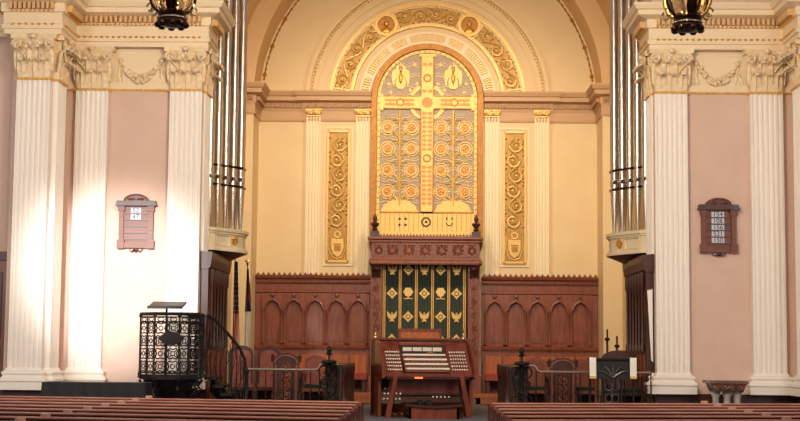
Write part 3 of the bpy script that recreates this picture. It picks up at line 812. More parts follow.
# ------------------------------------------------------------------ organ pipes and their shelves
ordn = ['first', 'second', 'third', 'fourth', 'fifth', 'sixth', 'seventh', 'eighth', 'ninth', 'tenth']
def pipes(s):
    nm = 'left' if s < 0 else 'right'
    pts = [(4.02 - .12 * k, 26.40 + .17 * k) for k in range(5)] + [(3.56 + .13 * k, 27.40 + .2 * k) for k in range(4)]
    zs = 3.80
    proto = None
    for k, (x, y) in enumerate(pts):
        lab = 'tall silver organ pipe on the %s bowed shelf, %s from the near end' % (nm, ordn[k])
        if proto is None:
            proto = thing('organ_pipe', lab, 'organ pipe', (s * x, y, zs), 0, 'organ pipes on the %s shelf' % nm)
            b = .062
            build('pipe_foot', MB().lathe([(.018, 0), (.024, .05), (.05, .55), (b, .8), (b, .86)], seg=14), 'tin', proto, 40, True)
            mo = MB().lathe([(b, .86), (b * .93, .9), (b * .93, 1.08), (b, 1.14)], seg=14)
            build('pipe_mouth', mo, 'tin', proto, 40, True)
            build('mouth_lip', MB().bx(-.035, .035, -b - .012, -b + .02, .93, 1.0), 'console_dark', proto, local=True)
            build('pipe_ear', MB().ell((-.055, -.035, .98), (.016, .016, .07), 6, 4), 'tin', proto, 40, True)
            build('pipe_ear', MB().ell((.055, -.035, .98), (.016, .016, .07), 6, 4), 'tin', proto, 40, True)
            build('pipe_body', MB().lathe([(b, 1.14), (b * 1.03, 1.2), (b * 1.03, 5.0)], seg=16), 'tin', proto, 40, True)
        else: dup(proto, (s * x, y, zs), lab)
    # the bowed shelf
    r = thing('organ_shelf', 'bowed cream organ shelf carrying the %s pipes' % nm, 'organ shelf', (s * 3.9, 27.2, 3.2))
    def plan(o):
        return [(s * p, q) for p, q in ((XS - .01, 26.05 - o), (4.06, 26.08 - o), (3.9 - o * .6, 26.2 - o * .8), (3.56 - o, 26.85 - o * .4), (3.48 - o, 27.1), (3.46 - o, 27.35), (3.52 - o, 27.65), (3.9 - o * .6, 28.25 + o), (XS - .01, 28.45 + o))]
    build('body', MB().prism(plan(0), 3.40, 3.72, 'xy'), 'cream_pale', r)
    build('top_moulding', MB().prism(plan(.03), 3.70, 3.74, 'xy').prism(plan(.06), 3.74, 3.80, 'xy'), 'cream_pale', r)
    build('bottom_moulding', MB().prism(plan(.05), 3.38, 3.43, 'xy').prism(plan(.02), 3.43, 3.46, 'xy'), 'cream_pale', r)
    P = plan(0); m = MB(); A = [(x, y, 3.38) for x, y in plan(.02)]
    B = [(s * (XS - .01) + (x - s * (XS - .01)) * .35, 27.2 + (y - 27.2) * .5, 3.12) for x, y in P]
    n = len(A); m.add(A + B, [(i, (i + 1) % n, (i + 1) % n + n, i + n) for i in range(n)] + [tuple(range(n, 2 * n))])
    build('corbel', m, 'wood_dark', r)
    # panel and gilt ornament on the angled face
    a, c = Vector(P[2]), Vector(P[3]); t = (c - a); L = t.length; t.normalize(); nn = Vector((t.y, -t.x))
    if nn.y > 0: nn = -nn
    R = Matrix(((t.x, nn.x, 0), (t.y, nn.y, 0), (0, 0, 1)))
    m = MB(); mid = a + t * L * .38
    for du in (-.22, .22): m.cb((mid.x + t.x * du + nn.x * .012, mid.y + t.y * du + nn.y * .012, 3.575), (.025, .03, .2), R)
    for dz in (-.1, .1): m.cb((mid.x + nn.x * .012, mid.y + nn.y * .012, 3.575 + dz), (.46, .03, .022), R)
    build('panel_moulding', m, 'entab', r)
    g = MB(); c2 = a + t * (L * .9); f = lambda u, v, h: (c2.x + t.x * u + nn.x * h, c2.y + t.y * u + nn.y * h, 3.575 + v)
    for q in range(10): leafp(g, f, .02 * cos(q), .02 * sin(q), q * PI / 5, .11, .06, .05)
    build('gilded_ornament', g, 'gold', r)
    rail = MB()
    for z in (4.63, 4.99):
        rail.tube([(s * (pts[0][0] + .08), 26.27, z), (s * 3.50, 27.02, z), (s * 3.48, 27.3, z), (s * 3.94, 28.1, z)], .024, 6)
    build('support_rail', rail, 'bronze', r)
pipes(-1); pipes(1)

# ------------------------------------------------------------------ hymn boards
def text_mb(txt, cx, y, cz, size):
    cu = bpy.data.curves.new('txt', 'FONT'); cu.body = txt; cu.size = size; cu.extrude = .002; cu.align_x = 'CENTER'; cu.align_y = 'CENTER'
    ob = bpy.data.objects.new('txt', cu); COL.objects.link(ob)
    dg = bpy.context.evaluated_depsgraph_get(); me = bpy.data.meshes.new_from_object(ob.evaluated_get(dg))
    m = MB(); m.add([(cx + v.co.x, y - v.co.z, cz + v.co.y) for v in me.vertices], [tuple(p.vertices) for p in me.polygons])
    bpy.data.objects.remove(ob); bpy.data.meshes.remove(me)
    return m
def hymn_board(cx, label, nums):
    r = thing('hymn_board', label, 'hymn board', (cx, YW, 3.27))
    y = YW; z0 = 3.32
    build('back_board', MB().bx(cx - .24, cx + .24, y - .04, y - .005, 3.36, 4.12), 'board', r)
    fr = MB()
    for s in (-1, 1):
        fr.bx(*sorted((cx + s * .22, cx + s * .30)), y - .08, y - .005, 3.42, 4.1)
        fr.bx(*sorted((cx + s * .20, cx + s * .325)), y - .1, y - .005, z0, 3.47).bx(*sorted((cx + s * .20, cx + s * .32)), y - .1, y - .005, 3.98, 4.09)
    fr.bx(cx - .3, cx + .3, y - .08, y - .005, 3.33, 3.42)
    build('frame', fr, 'board', r)
    ped = [(cx - .345, 4.08), (cx + .345, 4.08), (cx + .345, 4.16)] + [(cx + .22 * cos(PI * k / 14) , 4.16 + .12 * sin(PI * k / 14)) for k in range(15)] + [(cx - .345, 4.16)]
    pd = build('pediment', MB().prism(ped, y - .12, y - .005).bx(cx - .36, cx + .36, y - .14, y - .005, 4.07, 4.10), 'wood_dark', r)
    m = MB(); f = lambda u, v, h: (cx + u, y - .12 - h, 4.17 + v)
    for sg in (-1, 1):
        for q in range(3): leafp(m, f, sg * .04 * q, 0, (0 if sg > 0 else PI) + .3 * sg, .09, .05, .025)
    m.tube([(cx + .2 * cos(PI * k / 14), y - .13, 4.155 + .105 * sin(PI * k / 14)) for k in range(15)], .012, 5)
    build('pediment_carving', m, 'wood', pd)
    sc = MB()
    for sg in (-1, 1): sc.tube([(cx + sg * (.02 + .1 * t), y - .05, 3.32 - .05 * sin(PI * t) ) for t in [k / 8 for k in range(9)]], .013, 5)
    sc.ell((cx, y - .05, 3.28), (.03, .03, .025), 6, 4)
    build('scroll_foot', sc, 'wood_dark', r)
    for k in range(6):
        z = 4.05 - .113 * (k + 1)
        build('card_rail', MB().bx(cx - .22, cx + .22, y - .062, y - .04, z - .012, z + .008), 'wood_dark', r)
        if k < len(nums):
            w = .2 if len(nums[k]) == 3 else .16
            cd = build('number_card', MB().bx(cx - w / 2 - .02, cx + w / 2, y - .05, y - .042, z + .008, z + .1), 'card', r)
            build('number', text_mb(nums[k], cx - .01, y - .053, z + .053, .115), 'digit', cd)
hymn_board(-5.10, 'sunlit wooden hymn board on the left wall', ['52', '47'])
hymn_board(5.08, 'dark wooden hymn board with five number rows on the right wall', ['154', '106', '156', '521', '150'])

# ------------------------------------------------------------------ lanterns
def lantern(x, label):
    r = thing('hanging_lantern', label, 'lantern', (x, 12, 4.32), group='bronze lanterns hung over the pews')
    bs = MB().lathe([(.0, .0), (.05, .005), (.12, .02), (.135, .045), (.12, .07), (.10, .085), (.115, .1), (.125, .13), (.11, .15)], seg=20)
    for k in range(8):
        a = k * PI / 4 + .2; bs.ell((.115 * cos(a), .115 * sin(a), .025), (.035, .035, .028), 8, 5)
    build('base', bs, 'bronze', r, 45, True)
    build('base_ring', MB().lathe([(.112, .068), (.13, .075), (.118, .09)], seg=20), 'tin', r, 45, True)
    gl = MB().lathe([(.10, .15), (.13, .2), (.155, .3), (.165, .42), (.16, .6), (.14, .75)], seg=16)
    build('glass', gl, 'glass', r, 45, True)
    for k in range(8):
        a = k * PI / 4 + PI / 8
        pr = [(.115, .13), (.165, .17), (.195, .24), (.205, .34), (.2, .48), (.19, .62), (.17, .78)]
        pts = [(rr * cos(a), rr * sin(a), z) for rr, z in pr]
        build('rib', MB().tube(pts, .014, 6), 'brass' if k % 2 else 'bronze', r, 45, True)
        sc = [((.185 + .03 * cos(t)) * cos(a), (.185 + .03 * cos(t)) * sin(a), .16 + .035 * sin(t)) for t in [q * .6 for q in range(10)]]
        build('scroll', MB().tube(sc, .009, 5), 'brass', r, 45, True)
    # leaf-shaped bronze plates of the body
    for k in range(0, 8, 2):
        a = k * PI / 4 + .1
        rows = [[((rr + .004) * cos(a + u * wd), (rr + .004) * sin(a + u * wd), z) for u in (-1, -.5, 0, .5, 1)] for rr, z, wd in ((.112, .14, .3), (.14, .2, .33), (.162, .3, .26), (.17, .4, .12))]
        build('plate', MB().grid(rows), 'bronze', r, 45, True)
    build('canopy', MB().lathe([(.2, .76), (.21, .8), (.16, .88), (.08, .98), (.03, 1.05), (.02, 1.1)], seg=20), 'bronze', r, 45, True)
    build('bulb', MB().lathe([(0, .3), (.03, .32), (.035, .38), (.02, .46), (0, .48)], seg=10), 'bulb', r, 45, True)
    ch = MB()
    for k in range(24):
        z = 1.12 + .09 * k; q = k % 2
        ch.tube([((.02 * cos(t) if q else 0), (0 if q else .02 * cos(t)), z + .055 * sin(t)) for t in [j * PI / 5 for j in range(10)]], .006, 5, True)
    build('chain', ch, 'bronze', r, 45, True)
    return r
l0 = lantern(-2.18, 'bronze hanging lantern at the top left, before the left cornice')
dup(l0, (2.19, 12, 4.30), 'bronze hanging lantern at the top right, before the right cornice')

# ------------------------------------------------------------------ pews
def make_pew(s, label, loc, rz):
    r = thing('pew', label, 'pew', loc, rz, 'mahogany pews %s of the aisle' % ('left' if s < 0 else 'right'))
    L = 6.6
    X = lambda a, c: sorted((s * a, s * c))
    build('backrest', MB().bx(*X(.04, L), .02, .06, .12, .91), 'pew', r, local=True)
    build('cap_rail', MB().prism([(-.02, .904), (.1, .904), (.108, .915), (.1, .927), (-.01, .93), (-.025, .917)], *X(.0, L), 'yz'), 'pew_cap_lit', r, local=True)
    build('seat', MB().bx(*X(.05, L), .06, .5, .40, .45), 'pew', r, local=True)
    build('book_rack', MB().bx(*X(.3, 2.7), -.08, .02, .58, .61).bx(*X(.3, 2.7), -.08, -.065, .61, .72), 'pew', r, local=True)
    build('bench_end', MB().prism([(-.04, 0), (.5, 0), (.5, .42), (.42, .54), (.22, .6), (.12, .72), (.09, .91), (.0, .92), (-.04, .88)], *X(-.03, .04), 'yz'), 'pew', r, local=True)
    build('divider', MB().bx(*X(2.88, 2.93), .06, .5, .1, .62), 'pew', r, local=True)
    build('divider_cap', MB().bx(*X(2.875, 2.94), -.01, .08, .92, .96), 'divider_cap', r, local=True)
    for x in (1.2, 4.6): build('support_leg', MB().bx(*X(x, x + .05), .02, .46, 0, .4), 'pew', r, local=True)
    return r
ANG = rad(10.5)
for s, nm in ((-1, 'left'), (1, 'right')):
    first = None
    for k in range(8):
        loc = (s * .86, 18.85 - .88 * k, 0)
        lab = 'long mahogany pew %s of the aisle, %s row from the front' % (nm, ordn[k])
        if first is None: first = make_pew(s, lab, loc, s * ANG)
        else: dup(first, loc, lab)

# ------------------------------------------------------------------ pulpit
def pulpit():
    cx, cy, R = -4.235, 24.02, .53
    r = thing('pulpit', 'black openwork iron pulpit with curved stair rail at the left', 'pulpit', (cx, cy, FL))
    z0, z1 = 1.13, 2.15
    angs = [rad(-90 - 67.5 + 45 * k) for k in range(8)]
    V = [(cx + R * cos(a), cy + R * .95 * sin(a)) for a in angs]
    build('platform', MB().prism(V, z0 - .05, z0 + .03, 'xy'), 'iron', r)
    for k, (x, y) in enumerate(V[:6]):
        build('post', MB().lathe([(.03, z0 - .03), (.03, z0 + .06), (.017, z0 + .08), (.017, z1 - .06), (.03, z1 - .04), (.03, z1)], (x, y, 0), 8), 'iron', r, 40)
    tr = MB()
    for k in range(5):
        a, c = V[k], V[k + 1]
        tr.tube([(a[0], a[1], z1), (c[0], c[1], z1)], .03, 6)
    build('top_rail', tr, 'iron', r)
    for k in (0, 1, 2, 3, 4):
        a, c = Vector(V[k]), Vector(V[k + 1]); L = (c - a).length; t = (c - a).normalized()
        p = MB(); f = lambda u, z: (a.x + t.x * u, a.y + t.y * u, z)
        for z in (z0 + .06, z1 - .13, z1 - .05): p.tube([f(0, z), f(L, z)], .014, 5)
        for q in range(1, 2): p.tube([f(L * q / 2, z0), f(L * q / 2, z1 - .05)], .018, 5)
        nx = 2; nz = 4
        for i in range(nx):
            uc = L * (i + .5) / nx; hw = L / nx / 2
            p.tube([f(uc + hw * .55 * cos(w), z1 - .09 + .03 * sin(w)) for w in [j * PI / 5 for j in range(10)]], .009, 4, True)
            for j in range(nz):
                zc = z0 + .06 + (z1 - .13 - z0 - .06) * (j + .5) / nz; hz = (z1 - z0 - .19) / nz / 2
                p.tube([f(uc + hw * .8 * cos(w) * (1 - .25 * cos(4 * w)), zc + hz * .85 * sin(w) * (1 - .25 * cos(4 * w))) for w in [q * PI / 10 for q in range(20)]], .012, 4, True)
                p.tube([f(uc + hw * .35 * cos(w), zc + hz * .35 * sin(w)) for w in [q * PI / 4 for q in range(8)]], .010, 4, True)
                for q in range(4):
                    if (i + j) % 2: continue
                    w = q * PI / 2 + PI / 4; p.tube([f(uc + hw * .35 * cos(w), zc + hz * .35 * sin(w)), f(uc + hw * .95 * cos(w), zc + hz * .95 * sin(w))], .010, 4)
        build('openwork_panel', p, 'iron', r, 50)
    yq = cy - R * .92 - .01
    build('plaque', MB().prism([(cx + .08 + .19 * cos(w) * (1 + .12 * cos(4 * w)), 1.75 + .11 * sin(w)) for w in [q * PI / 14 for q in range(28)]], yq - .03, yq), 'iron', r)
    tilt = Matrix.Rotation(rad(-12), 3, 'X')
    d = build('reading_desk', MB().cb((cx - .08, cy - .05, 2.305), (.56, .48, .035), Matrix.Rotation(rad(12), 3, 'X')).cb((cx - .08, cy - .29, 2.262), (.58, .03, .05)), 'iron', r)
    build('desk_stem', MB().tube([(cx - .09, cy - .05, 1.16), (cx - .09, cy - .05, 2.28)], .022, 6), 'iron', d)
    st = MB().lathe([(.16, FL), (.18, FL + .06), (.12, FL + .1), (.13, .68), (.24, .84), (.38, .98), (.46, z0 - .05)], (cx, cy, 0), 10)
    build('pedestal', st, 'iron', r, 40)
    for k in range(8):
        a = angs[k]; ca, sa = cos(a), sin(a)
        pts = [(cx + q * ca, cy + q * sa, z) for q, z in ((.53, z0 - .06), (.46, z0 - .16), (.5, z0 - .22), (.42, z0 - .3), (.28, z0 - .42), (.16, z0 - .55), (.1, z0 - .66))]
        pts2 = [(cx + (.4 + .08 * cos(w)) * ca, cy + (.4 + .08 * cos(w)) * sa, z0 - .15 + .07 * sin(w)) for w in [j * .7 for j in range(9)]]
        build('bracket', MB().tube(pts, .024, 6).tube(pts2, .014, 5), 'iron', r, 50)
    # stair to the right
    hp = [(-3.67, 24.1, 2.15), (-3.55, 24.2, 2.07), (-3.42, 24.3, 1.93), (-3.28, 24.4, 1.76), (-3.16, 24.5, 1.60), (-3.08, 24.55, 1.42), (-3.05, 24.55, 1.2)]
    build('handrail', MB().tube(hp, .026, 6), 'iron', r, 50)
    build('newel', MB().lathe([(.05, FL), (.05, .6), (.025, .64), (.025, 1.16), (.045, 1.2), (.03, 1.26), (0, 1.28)], (-3.05, 24.55, 0), 8), 'iron', r, 40)
    for k in range(5):
        x0 = -3.70 + .13 * k; zt = 1.12 - .135 * k
        build('tread', MB().bx(x0, x0 + .2, 24.12 + .06 * k, 24.95, zt - .05, zt), 'iron', r)
    build('stringer', MB().prism([(-3.72, 1.15), (-3.05, .5), (-3.05, FL), (-3.3, FL), (-3.72, .85)], 24.92, 24.95), 'iron', r)
    for k in range(9):
        t = k / 8; i = t * 4.9; j = int(i); q = i - j
        a, c = hp[j], hp[min(j + 1, 6)]; p = [a[n] + (c[n] - a[n]) * q for n in range(3)]
        zb = max(FL, 1.12 - .135 * (p[0] + 3.7) / .13)
        sc = [(p[0] + .035 * sin(w), p[1], zb + (p[2] - zb) * w / (4 * PI)) for w in [n * 4 * PI / 12 for n in range(13)]]
        build('baluster', MB().tube([(p[0], p[1], zb), tuple(p)], .011, 5).tube(sc, .009, 4), 'iron', r)
pulpit()

# low table under a black cloth
def black_table():
    x0, x1, y0, y1, zt = -6.08, -4.44, 22.85, 23.45, 1.04
    r = thing('draped_table', 'long low table under a black cloth before the left pilasters', 'table', ((x0 + x1) / 2, 23.15, FL))
    rows = []
    loop = []
    def edge(a, c, n):
        for k in range(n): loop.append((a[0] + (c[0] - a[0]) * k / n, a[1] + (c[1] - a[1]) * k / n))
    edge((x0, y0), (x1, y0), 40); edge((x1, y0), (x1, y1), 14); edge((x1, y1), (x0, y1), 40); edge((x0, y1), (x0, y0), 14)
    mx, my = (x0 + x1) / 2, (y0 + y1) / 2
    n = len(loop); m = MB(); vs = []
    for j in range(6):
        t = j / 5
        for k, (x, y) in enumerate(loop):
            wob = .03 * t * sin(k * 1.1) * (1 if k % 7 else 1.6)
            dx, dy = (x - mx), (y - my); l = math.hypot(dx / 1.0, dy)
            nx = (1 if x >= x1 - 1e-6 else -1 if x <= x0 + 1e-6 else 0); ny = (1 if y >= y1 - 1e-6 else -1 if y <= y0 + 1e-6 else 0)
            vs.append((x + nx * (wob + .02 * t), y + ny * (wob + .02 * t), zt - (zt - FL - .02) * t))
    fs = [tuple(range(n))]
    for j in range(5):
        for k in range(n): fs.append((j * n + k, j * n + (k + 1) % n, (j + 1) * n + (k + 1) % n, (j + 1) * n + k))
    m.add(vs, fs); build('cloth', m, 'black_cloth', r, 60)
    build('tabletop', MB().bx(x0 + .02, x1 - .02, y0 + .02, y1 - .02, zt - .04, zt - .008), 'wood_dark', r)
black_table()

# ------------------------------------------------------------------ communion rails with standards
def comm_rail(s, label, xa, xb):
    r = thing('communion_rail', label, 'rail', (s * (xa + xb) / 2, 24.6, FL))
    zt = 1.245
    top = [(s * xa, 24.55, zt), (s * (xb + .06), 24.55, zt), (s * (xb + .01), 24.55, zt + .03), (s * (xb - .01), 24.55, zt + .08), (s * (xb - .06), 24.55, zt + .1), (s * (xb - .3), 24.55, zt + .1)]
    build('handrail', MB().tube(top, .022, 8), 'iron_rail', r, 50)
    build('lower_rail', MB().bx(*sorted((s * xa, s * (xb - .3))), 24.535, 24.565, FL + .1, FL + .13), 'iron', r)
    n = int((xa - xb + .3) / .145)
    for k in range(n + 1):
        x = s * (xa - (xa - xb + .3) * k / n)
        zz = zt if abs(x) > xb else zt + .1
        build('baluster', MB().tube([(x, 24.55, FL), (x, 24.55, zz)], .011, 6).ell((x, 24.55, (FL + zz) / 2), (.02, .02, .04), 6, 4), 'iron', r)
comm_rail(-1, 'iron communion rail with pale handrail left of the organ console', 3.02, 1.80)
comm_rail(1, 'iron communion rail with pale handrail right of the organ console', 3.80, 1.87)
def standard(x, label, first=[None]):
    if first[0]: return dup(first[0], (x, 24.50, FL), label)
    r = thing('iron_standard', label, 'iron standard', (x, 24.50, FL), group='iron standards at the rail ends'); first[0] = r
    build('stem', MB().lathe([(.09, 0), (.09, .04), (.05, .08), (.022, .12), (.022, .4), (.04, .43), (.022, .46), (.022, .82), (.045, .86), (.02, .9), (.018, 1.06)], seg=8), 'iron', r, 40, True)
    build('finial', MB().ell((0, 0, 1.14), (.045, .045, .06), 8, 6).lathe([(.05, 1.05), (.06, 1.07), (.03, 1.1)], seg=8), 'iron', r, 40, True)
    build('collar', MB().lathe([(.1, .90), (.13, .92), (.13, .95), (.08, .97)], seg=14), 'iron', r, 40, True)
    for k in range(4):
        a = k * PI / 2
        for zc, q in ((.78, .09), (.58, .07), (.3, .09)):
            pts = [((q * (1 - cos(w)) * .9 + .01) * cos(a), (q * (1 - cos(w)) * .9 + .01) * sin(a), zc + q * sin(w)) for w in [j * .5 for j in range(11)]]
            build('scroll', MB().tube(pts, .013, 5), 'iron', r, 50, True)
    return r
standard(-1.64, 'scrolled iron standard at the inner end of the left rail')
standard(1.62, 'scrolled iron standard at the inner end of the right rail')

# choir desks running back along the console
def choir_desk(s, label):
    r = thing('choir_desk', label, 'choir desk', (s * 1.5, 26.6, FL))
    x0, x1 = sorted((s * 1.43, s * 1.53))
    build('front', MB().bx(x0, x1, 24.75, 28.6, FL, 1.28), 'wood_black', r)
    build('book_ledge', MB().bx(*sorted((s * 1.40, s * 1.72)), 24.72, 28.65, 1.28, 1.325), 'wood_black', r)
    build('end_panel', MB().bx(*sorted((s * 1.43, s * 1.72)), 24.70, 24.76, FL, 1.28), 'wood_black', r)
    for k in range(12):
        y = 24.9 + .31 * k; x = s * 1.42
        build('pilaster_strip', MB().lathe([(.035, FL), (.035, .6), (.02, .64), (.02, 1.12), (.035, 1.16), (.035, 1.28)], (x, y, 0), 8), 'wood_dark', r, 40)
    for k in range(2):
        x = s * (1.5 + .13 * k)
        build('end_colonnette', MB().lathe([(.035, FL), (.035, .6), (.02, .64), (.02, 1.12), (.035, 1.16), (.035, 1.28)], (x, 24.68, 0), 8), 'wood_dark', r, 40)
choir_desk(-1, 'dark choir desk running back on the left of the console')
choir_desk(1, 'dark choir desk running back on the right of the console')

# benches along the back wall
def back_bench(s, label):
    r = thing('choir_bench', label, 'bench', (s * 2.5, 32.4, FL))
    X = lambda a, c: sorted((s * a, s * c))
    br = build('backrest', MB().bx(*X(1.3, 3.8), 32.84, 32.92, FL, 1.52), 'wood', r)
    for k in range(6):
        x = 1.36 + .41 * k
        build('back_panel', MB().bx(*X(x, x + .34), 32.82, 32.84, 1.06, 1.46), 'wood_honey', br)  # lighter tone paints the warm light on the lower panels
    build('cushion', MB().bx(*X(1.32, 3.7), 32.2, 32.8, .98, 1.06), 'red_cloth', r)
    build('seat', MB().bx(*X(1.32, 3.7), 32.18, 32.82, .92, .98), 'wood', r)
    for x in (1.35, 2.3, 3.6): build('leg', MB().bx(*X(x, x + .07), 32.25, 32.8, FL, .92), 'wood_dark', r)
back_bench(-1, 'long choir bench with red cushion against the left wainscot')
back_bench(1, 'long choir bench with red cushion against the right wainscot')
for s, nm in ((-1, 'left'), (1, 'right')):
    r = thing('kneeler', 'low kneeler in orange-lit honey tone before the %s choir bench' % nm, 'kneeler', (s * 2.2, 30.6, FL), group='honey wood kneelers')
    X = lambda a, c: sorted((s * a, s * c))
    build('pad', MB().bx(*X(1.0, 3.6), 30.4, 30.8, .60, .68), 'wood_honey', r)  # orange light on the kneeler is put into its colour
    build('front_board', MB().bx(*X(1.0, 3.6), 30.42, 30.46, .47, .60), 'wood_honey', r)
    for x in (1.05, 3.45): build('foot', MB().bx(*X(x, x + .1), 30.42, 30.78, FL, .60), 'wood', r)

# ------------------------------------------------------------------ chairs
def chair(label, loc, w=.5, h=1.12, rz=0., kind='plain', cloth='rose_cloth', arms=True, wood='wood_dark'):
    """faces -y (towards the nave) when rz = 0"""
    r = thing('chancel_chair', label, 'chair', loc, rz, 'high-backed chancel chairs')
    top = [(-w / 2, .2), (w / 2, .2), (w / 2, h - .14)] + [(w / 2 * cos(PI * k / 12), h - .14 + .14 * sin(PI * k / 12)) for k in range(1, 12)] + [(-w / 2, h - .14)]
    bk = build('backrest', MB().prism(top, .2, .26), wood, r, local=True)
    ins = [(p * .78, .2 + (q - .2) * .9 + .03) for p, q in top]
    build('back_cushion', MB().prism(ins, .16, .2), cloth, bk, local=True)
    if kind == 'carved':
        m = MB()
        scroll(m, lambda u, v, hh: (v, .262 + hh, .26 + u), h - .42, w * .55, 4, .014, .025)
        m.tube([(p * .85, .27, q * .96) for p, q in top[2:]], .018, 5)
        for e in (-1, 1): m.bx(*sorted((e * w * .36, e * w * .44)), .26, .285, .2, h - .2)
        build('back_carving', m, 'wood', bk, 50, True)
        for e in (-1, 1): build('post_finial', MB().lathe([(.035, h - .16), (.035, h - .08), (.045, h - .06), (0, h - .01)], (e * w * .5, .23, 0), 8), wood, bk, 40, True)
    build('seat', MB().bx(-w / 2, w / 2, -.28, .22, .38, .44), wood, r, local=True)
    build('seat_cushion', MB().bx(-w / 2 + .03, w / 2 - .03, -.27, .18, .44, .50), 'green_seat' if kind != 'plain' else cloth, r, local=True)
    for sx in (-1, 1):
        for y in (-.25, .22):
            build('leg', MB().bx(sx * w / 2 - .03, sx * w / 2 + .03, y - .03, y + .03, 0, .38), wood, r, local=True)
        if arms:
            a = build('arm', MB().bx(sx * w / 2 - .035, sx * w / 2 + .035, -.28, .2, .66, .70).bx(sx * w / 2 - .025, sx * w / 2 + .025, -.26, -.2, .44, .66), wood, r, local=True)
            build('arm_pad', MB().ell((sx * w / 2, -.2, .72), (.05, .1, .045), 8, 5), 'red_cloth', a, 50, True)
    return r
chair('rose-upholstered round-topped chair half hidden by the pulpit stair rail', (-3.42, 26.8, FL), .46, 1.20, rad(10), arms=False)
chair('rose-upholstered round-topped chair under the two flags', (-2.92, 26.8, FL), .42, 1.19, rad(4), arms=False)
chair('dark carved chair with its back turned behind the left rail', (-2.44, 25.5, FL), .46, 1.07, PI, 'carved')
chair('rose-backed armchair with red arm pads behind the left iron standard', (-2.02, 26.4, FL), .42, 1.03, 0, 'arm', wood='wood')
chair('plain wooden armchair beside the right iron standard', (2.02, 26.4, FL), .44, 1.02, 0, 'arm', 'wood', wood='wood')
chair('dark carved chair with its back turned behind the right rail', (2.38, 25.5, FL), .46, 1.03, PI, 'carved')
chair('wooden armchair with red arm pads left of the black lectern', (2.86, 26.4, FL), .42, 1.0, 0, 'arm', 'wood', wood='wood')
chair('broad dark clergy chair with arched back behind the black lectern', (3.45, 25.6, FL), .64, 1.17, 0, 'arm', 'wood_dark')

# ------------------------------------------------------------------ iron lectern with white bands
r = thing('iron_lectern', 'black iron lectern with fleur scrollwork standing at the right rail', 'lectern', (3.16, 24.3, FL))
LX, LY = 3.11, 24.3
build('top_board', MB().cb((LX, LY, 1.475), (.78, .34, .03)), 'iron', r)
build('cloth_panel', MB().bx(LX - .36, LX + .36, LY - .13, LY - .11, 1.14, 1.46), 'black_cloth', r)
m = MB()
for k in range(5):
    a = rad(30 + 30 * k)
    m.tube([(LX + q * cos(a) * 1.4, LY - .15, 1.16 + q * sin(a) + (.04 * sin(q * 14) if k != 2 else 0)) for q in (0, .06, .12, .18, .22)], [.012, .016, .018, .014, .006], 5)
build('fleur', m, 'iron_grey', r, 50)
for x in (-.36, -.16, .16, .36): build('post', MB().lathe([(.03, FL), (.03, .52), (.015, .55), (.015, 1.14), (.025, 1.18), (.02, 1.46)], (LX + x, LY, 0), 8), 'iron', r, 40)
m = MB()
for z in (.62, .82, 1.02):
    for sg in (-1, 1):
        m.tube([(LX + sg * (.06 - .055 * cos(w)), LY - .02, z + .075 * sin(w)) for w in [j * .55 for j in range(11)]], .01, 5)
build('scroll_panel', m.tube([(LX, LY - .02, .5), (LX, LY - .02, 1.16)], .012, 5), 'iron_grey', r, 50)
build('foot', MB().bx(LX - .4, LX + .4, LY - .15, LY + .15, FL, FL + .05), 'iron', r)
for x, nm in ((-.335, 'left'), (.335, 'right')):
    rr = thing('white_stole', 'white cloth band hanging over the %s end of the black lectern' % nm, 'cloth', (LX + x, LY - .2, 1.15), group='white bands on the lectern')
    rw = [[(LX + x + u, LY - .185 - .008 * cos(u * 60 + z * 4), z) for u in (-.055, -.03, 0, .03, .055)] for z in (1.19, 1.29, 1.39, 1.475)]
    rw += [[(LX + x + u, y, z) for u in (-.055, -.03, 0, .03, .055)] for y, z in ((LY - .175, 1.497), (LY - .1, 1.498), (LY + .12, 1.498))]
    build('band', MB().grid(rw), 'linen', rr, 60)
    build('fringe', MB().bx(LX + x - .055, LX + x + .055, LY - .20, LY - .185, 1.15, 1.19), 'gold_bright', rr)

# candlesticks
def candlestick(x, y, h, label):
    r = thing('candlestick', label, 'candlestick', (x, y, FL), group='tall dark candlesticks')
    build('stem', MB().lathe([(.13, 0), (.13, .03), (.05, .08), (.022, .14), (.022, h * .5), (.045, h * .52), (.022, h * .55), (.022, h - .12), (.06, h - .08), (.03, h - .05)], seg=10), 'wood_dark', r, 40, True)
    build('candle', MB().lathe([(.018, h - .05), (.018, h + .1), (0, h + .12)], seg=8), 'bronze', r, 40, True)
candlestick(3.50, 28.0, 1.46, 'taller dark candlestick behind the black lectern, nearer the wall of arches')
candlestick(3.66, 27.8, 1.33, 'shorter dark candlestick behind the black lectern, nearer the side screen')

# white panel leaning at the right
r = thing('white_banner', 'narrow white hanging against the dark screen beside the right pilaster', 'banner', (3.88, 25.13, 1.4))
build('banner_cloth', MB().prism([(3.84, 2.66), (3.93, 2.68), (3.93, 1.42), (3.90, 1.45)], 25.13, 25.15), 'linen', r)
build('banner_rod', MB().tube([(3.83, 25.14, 2.68), (3.94, 25.14, 2.69)], .012, 6), 'wood', r)

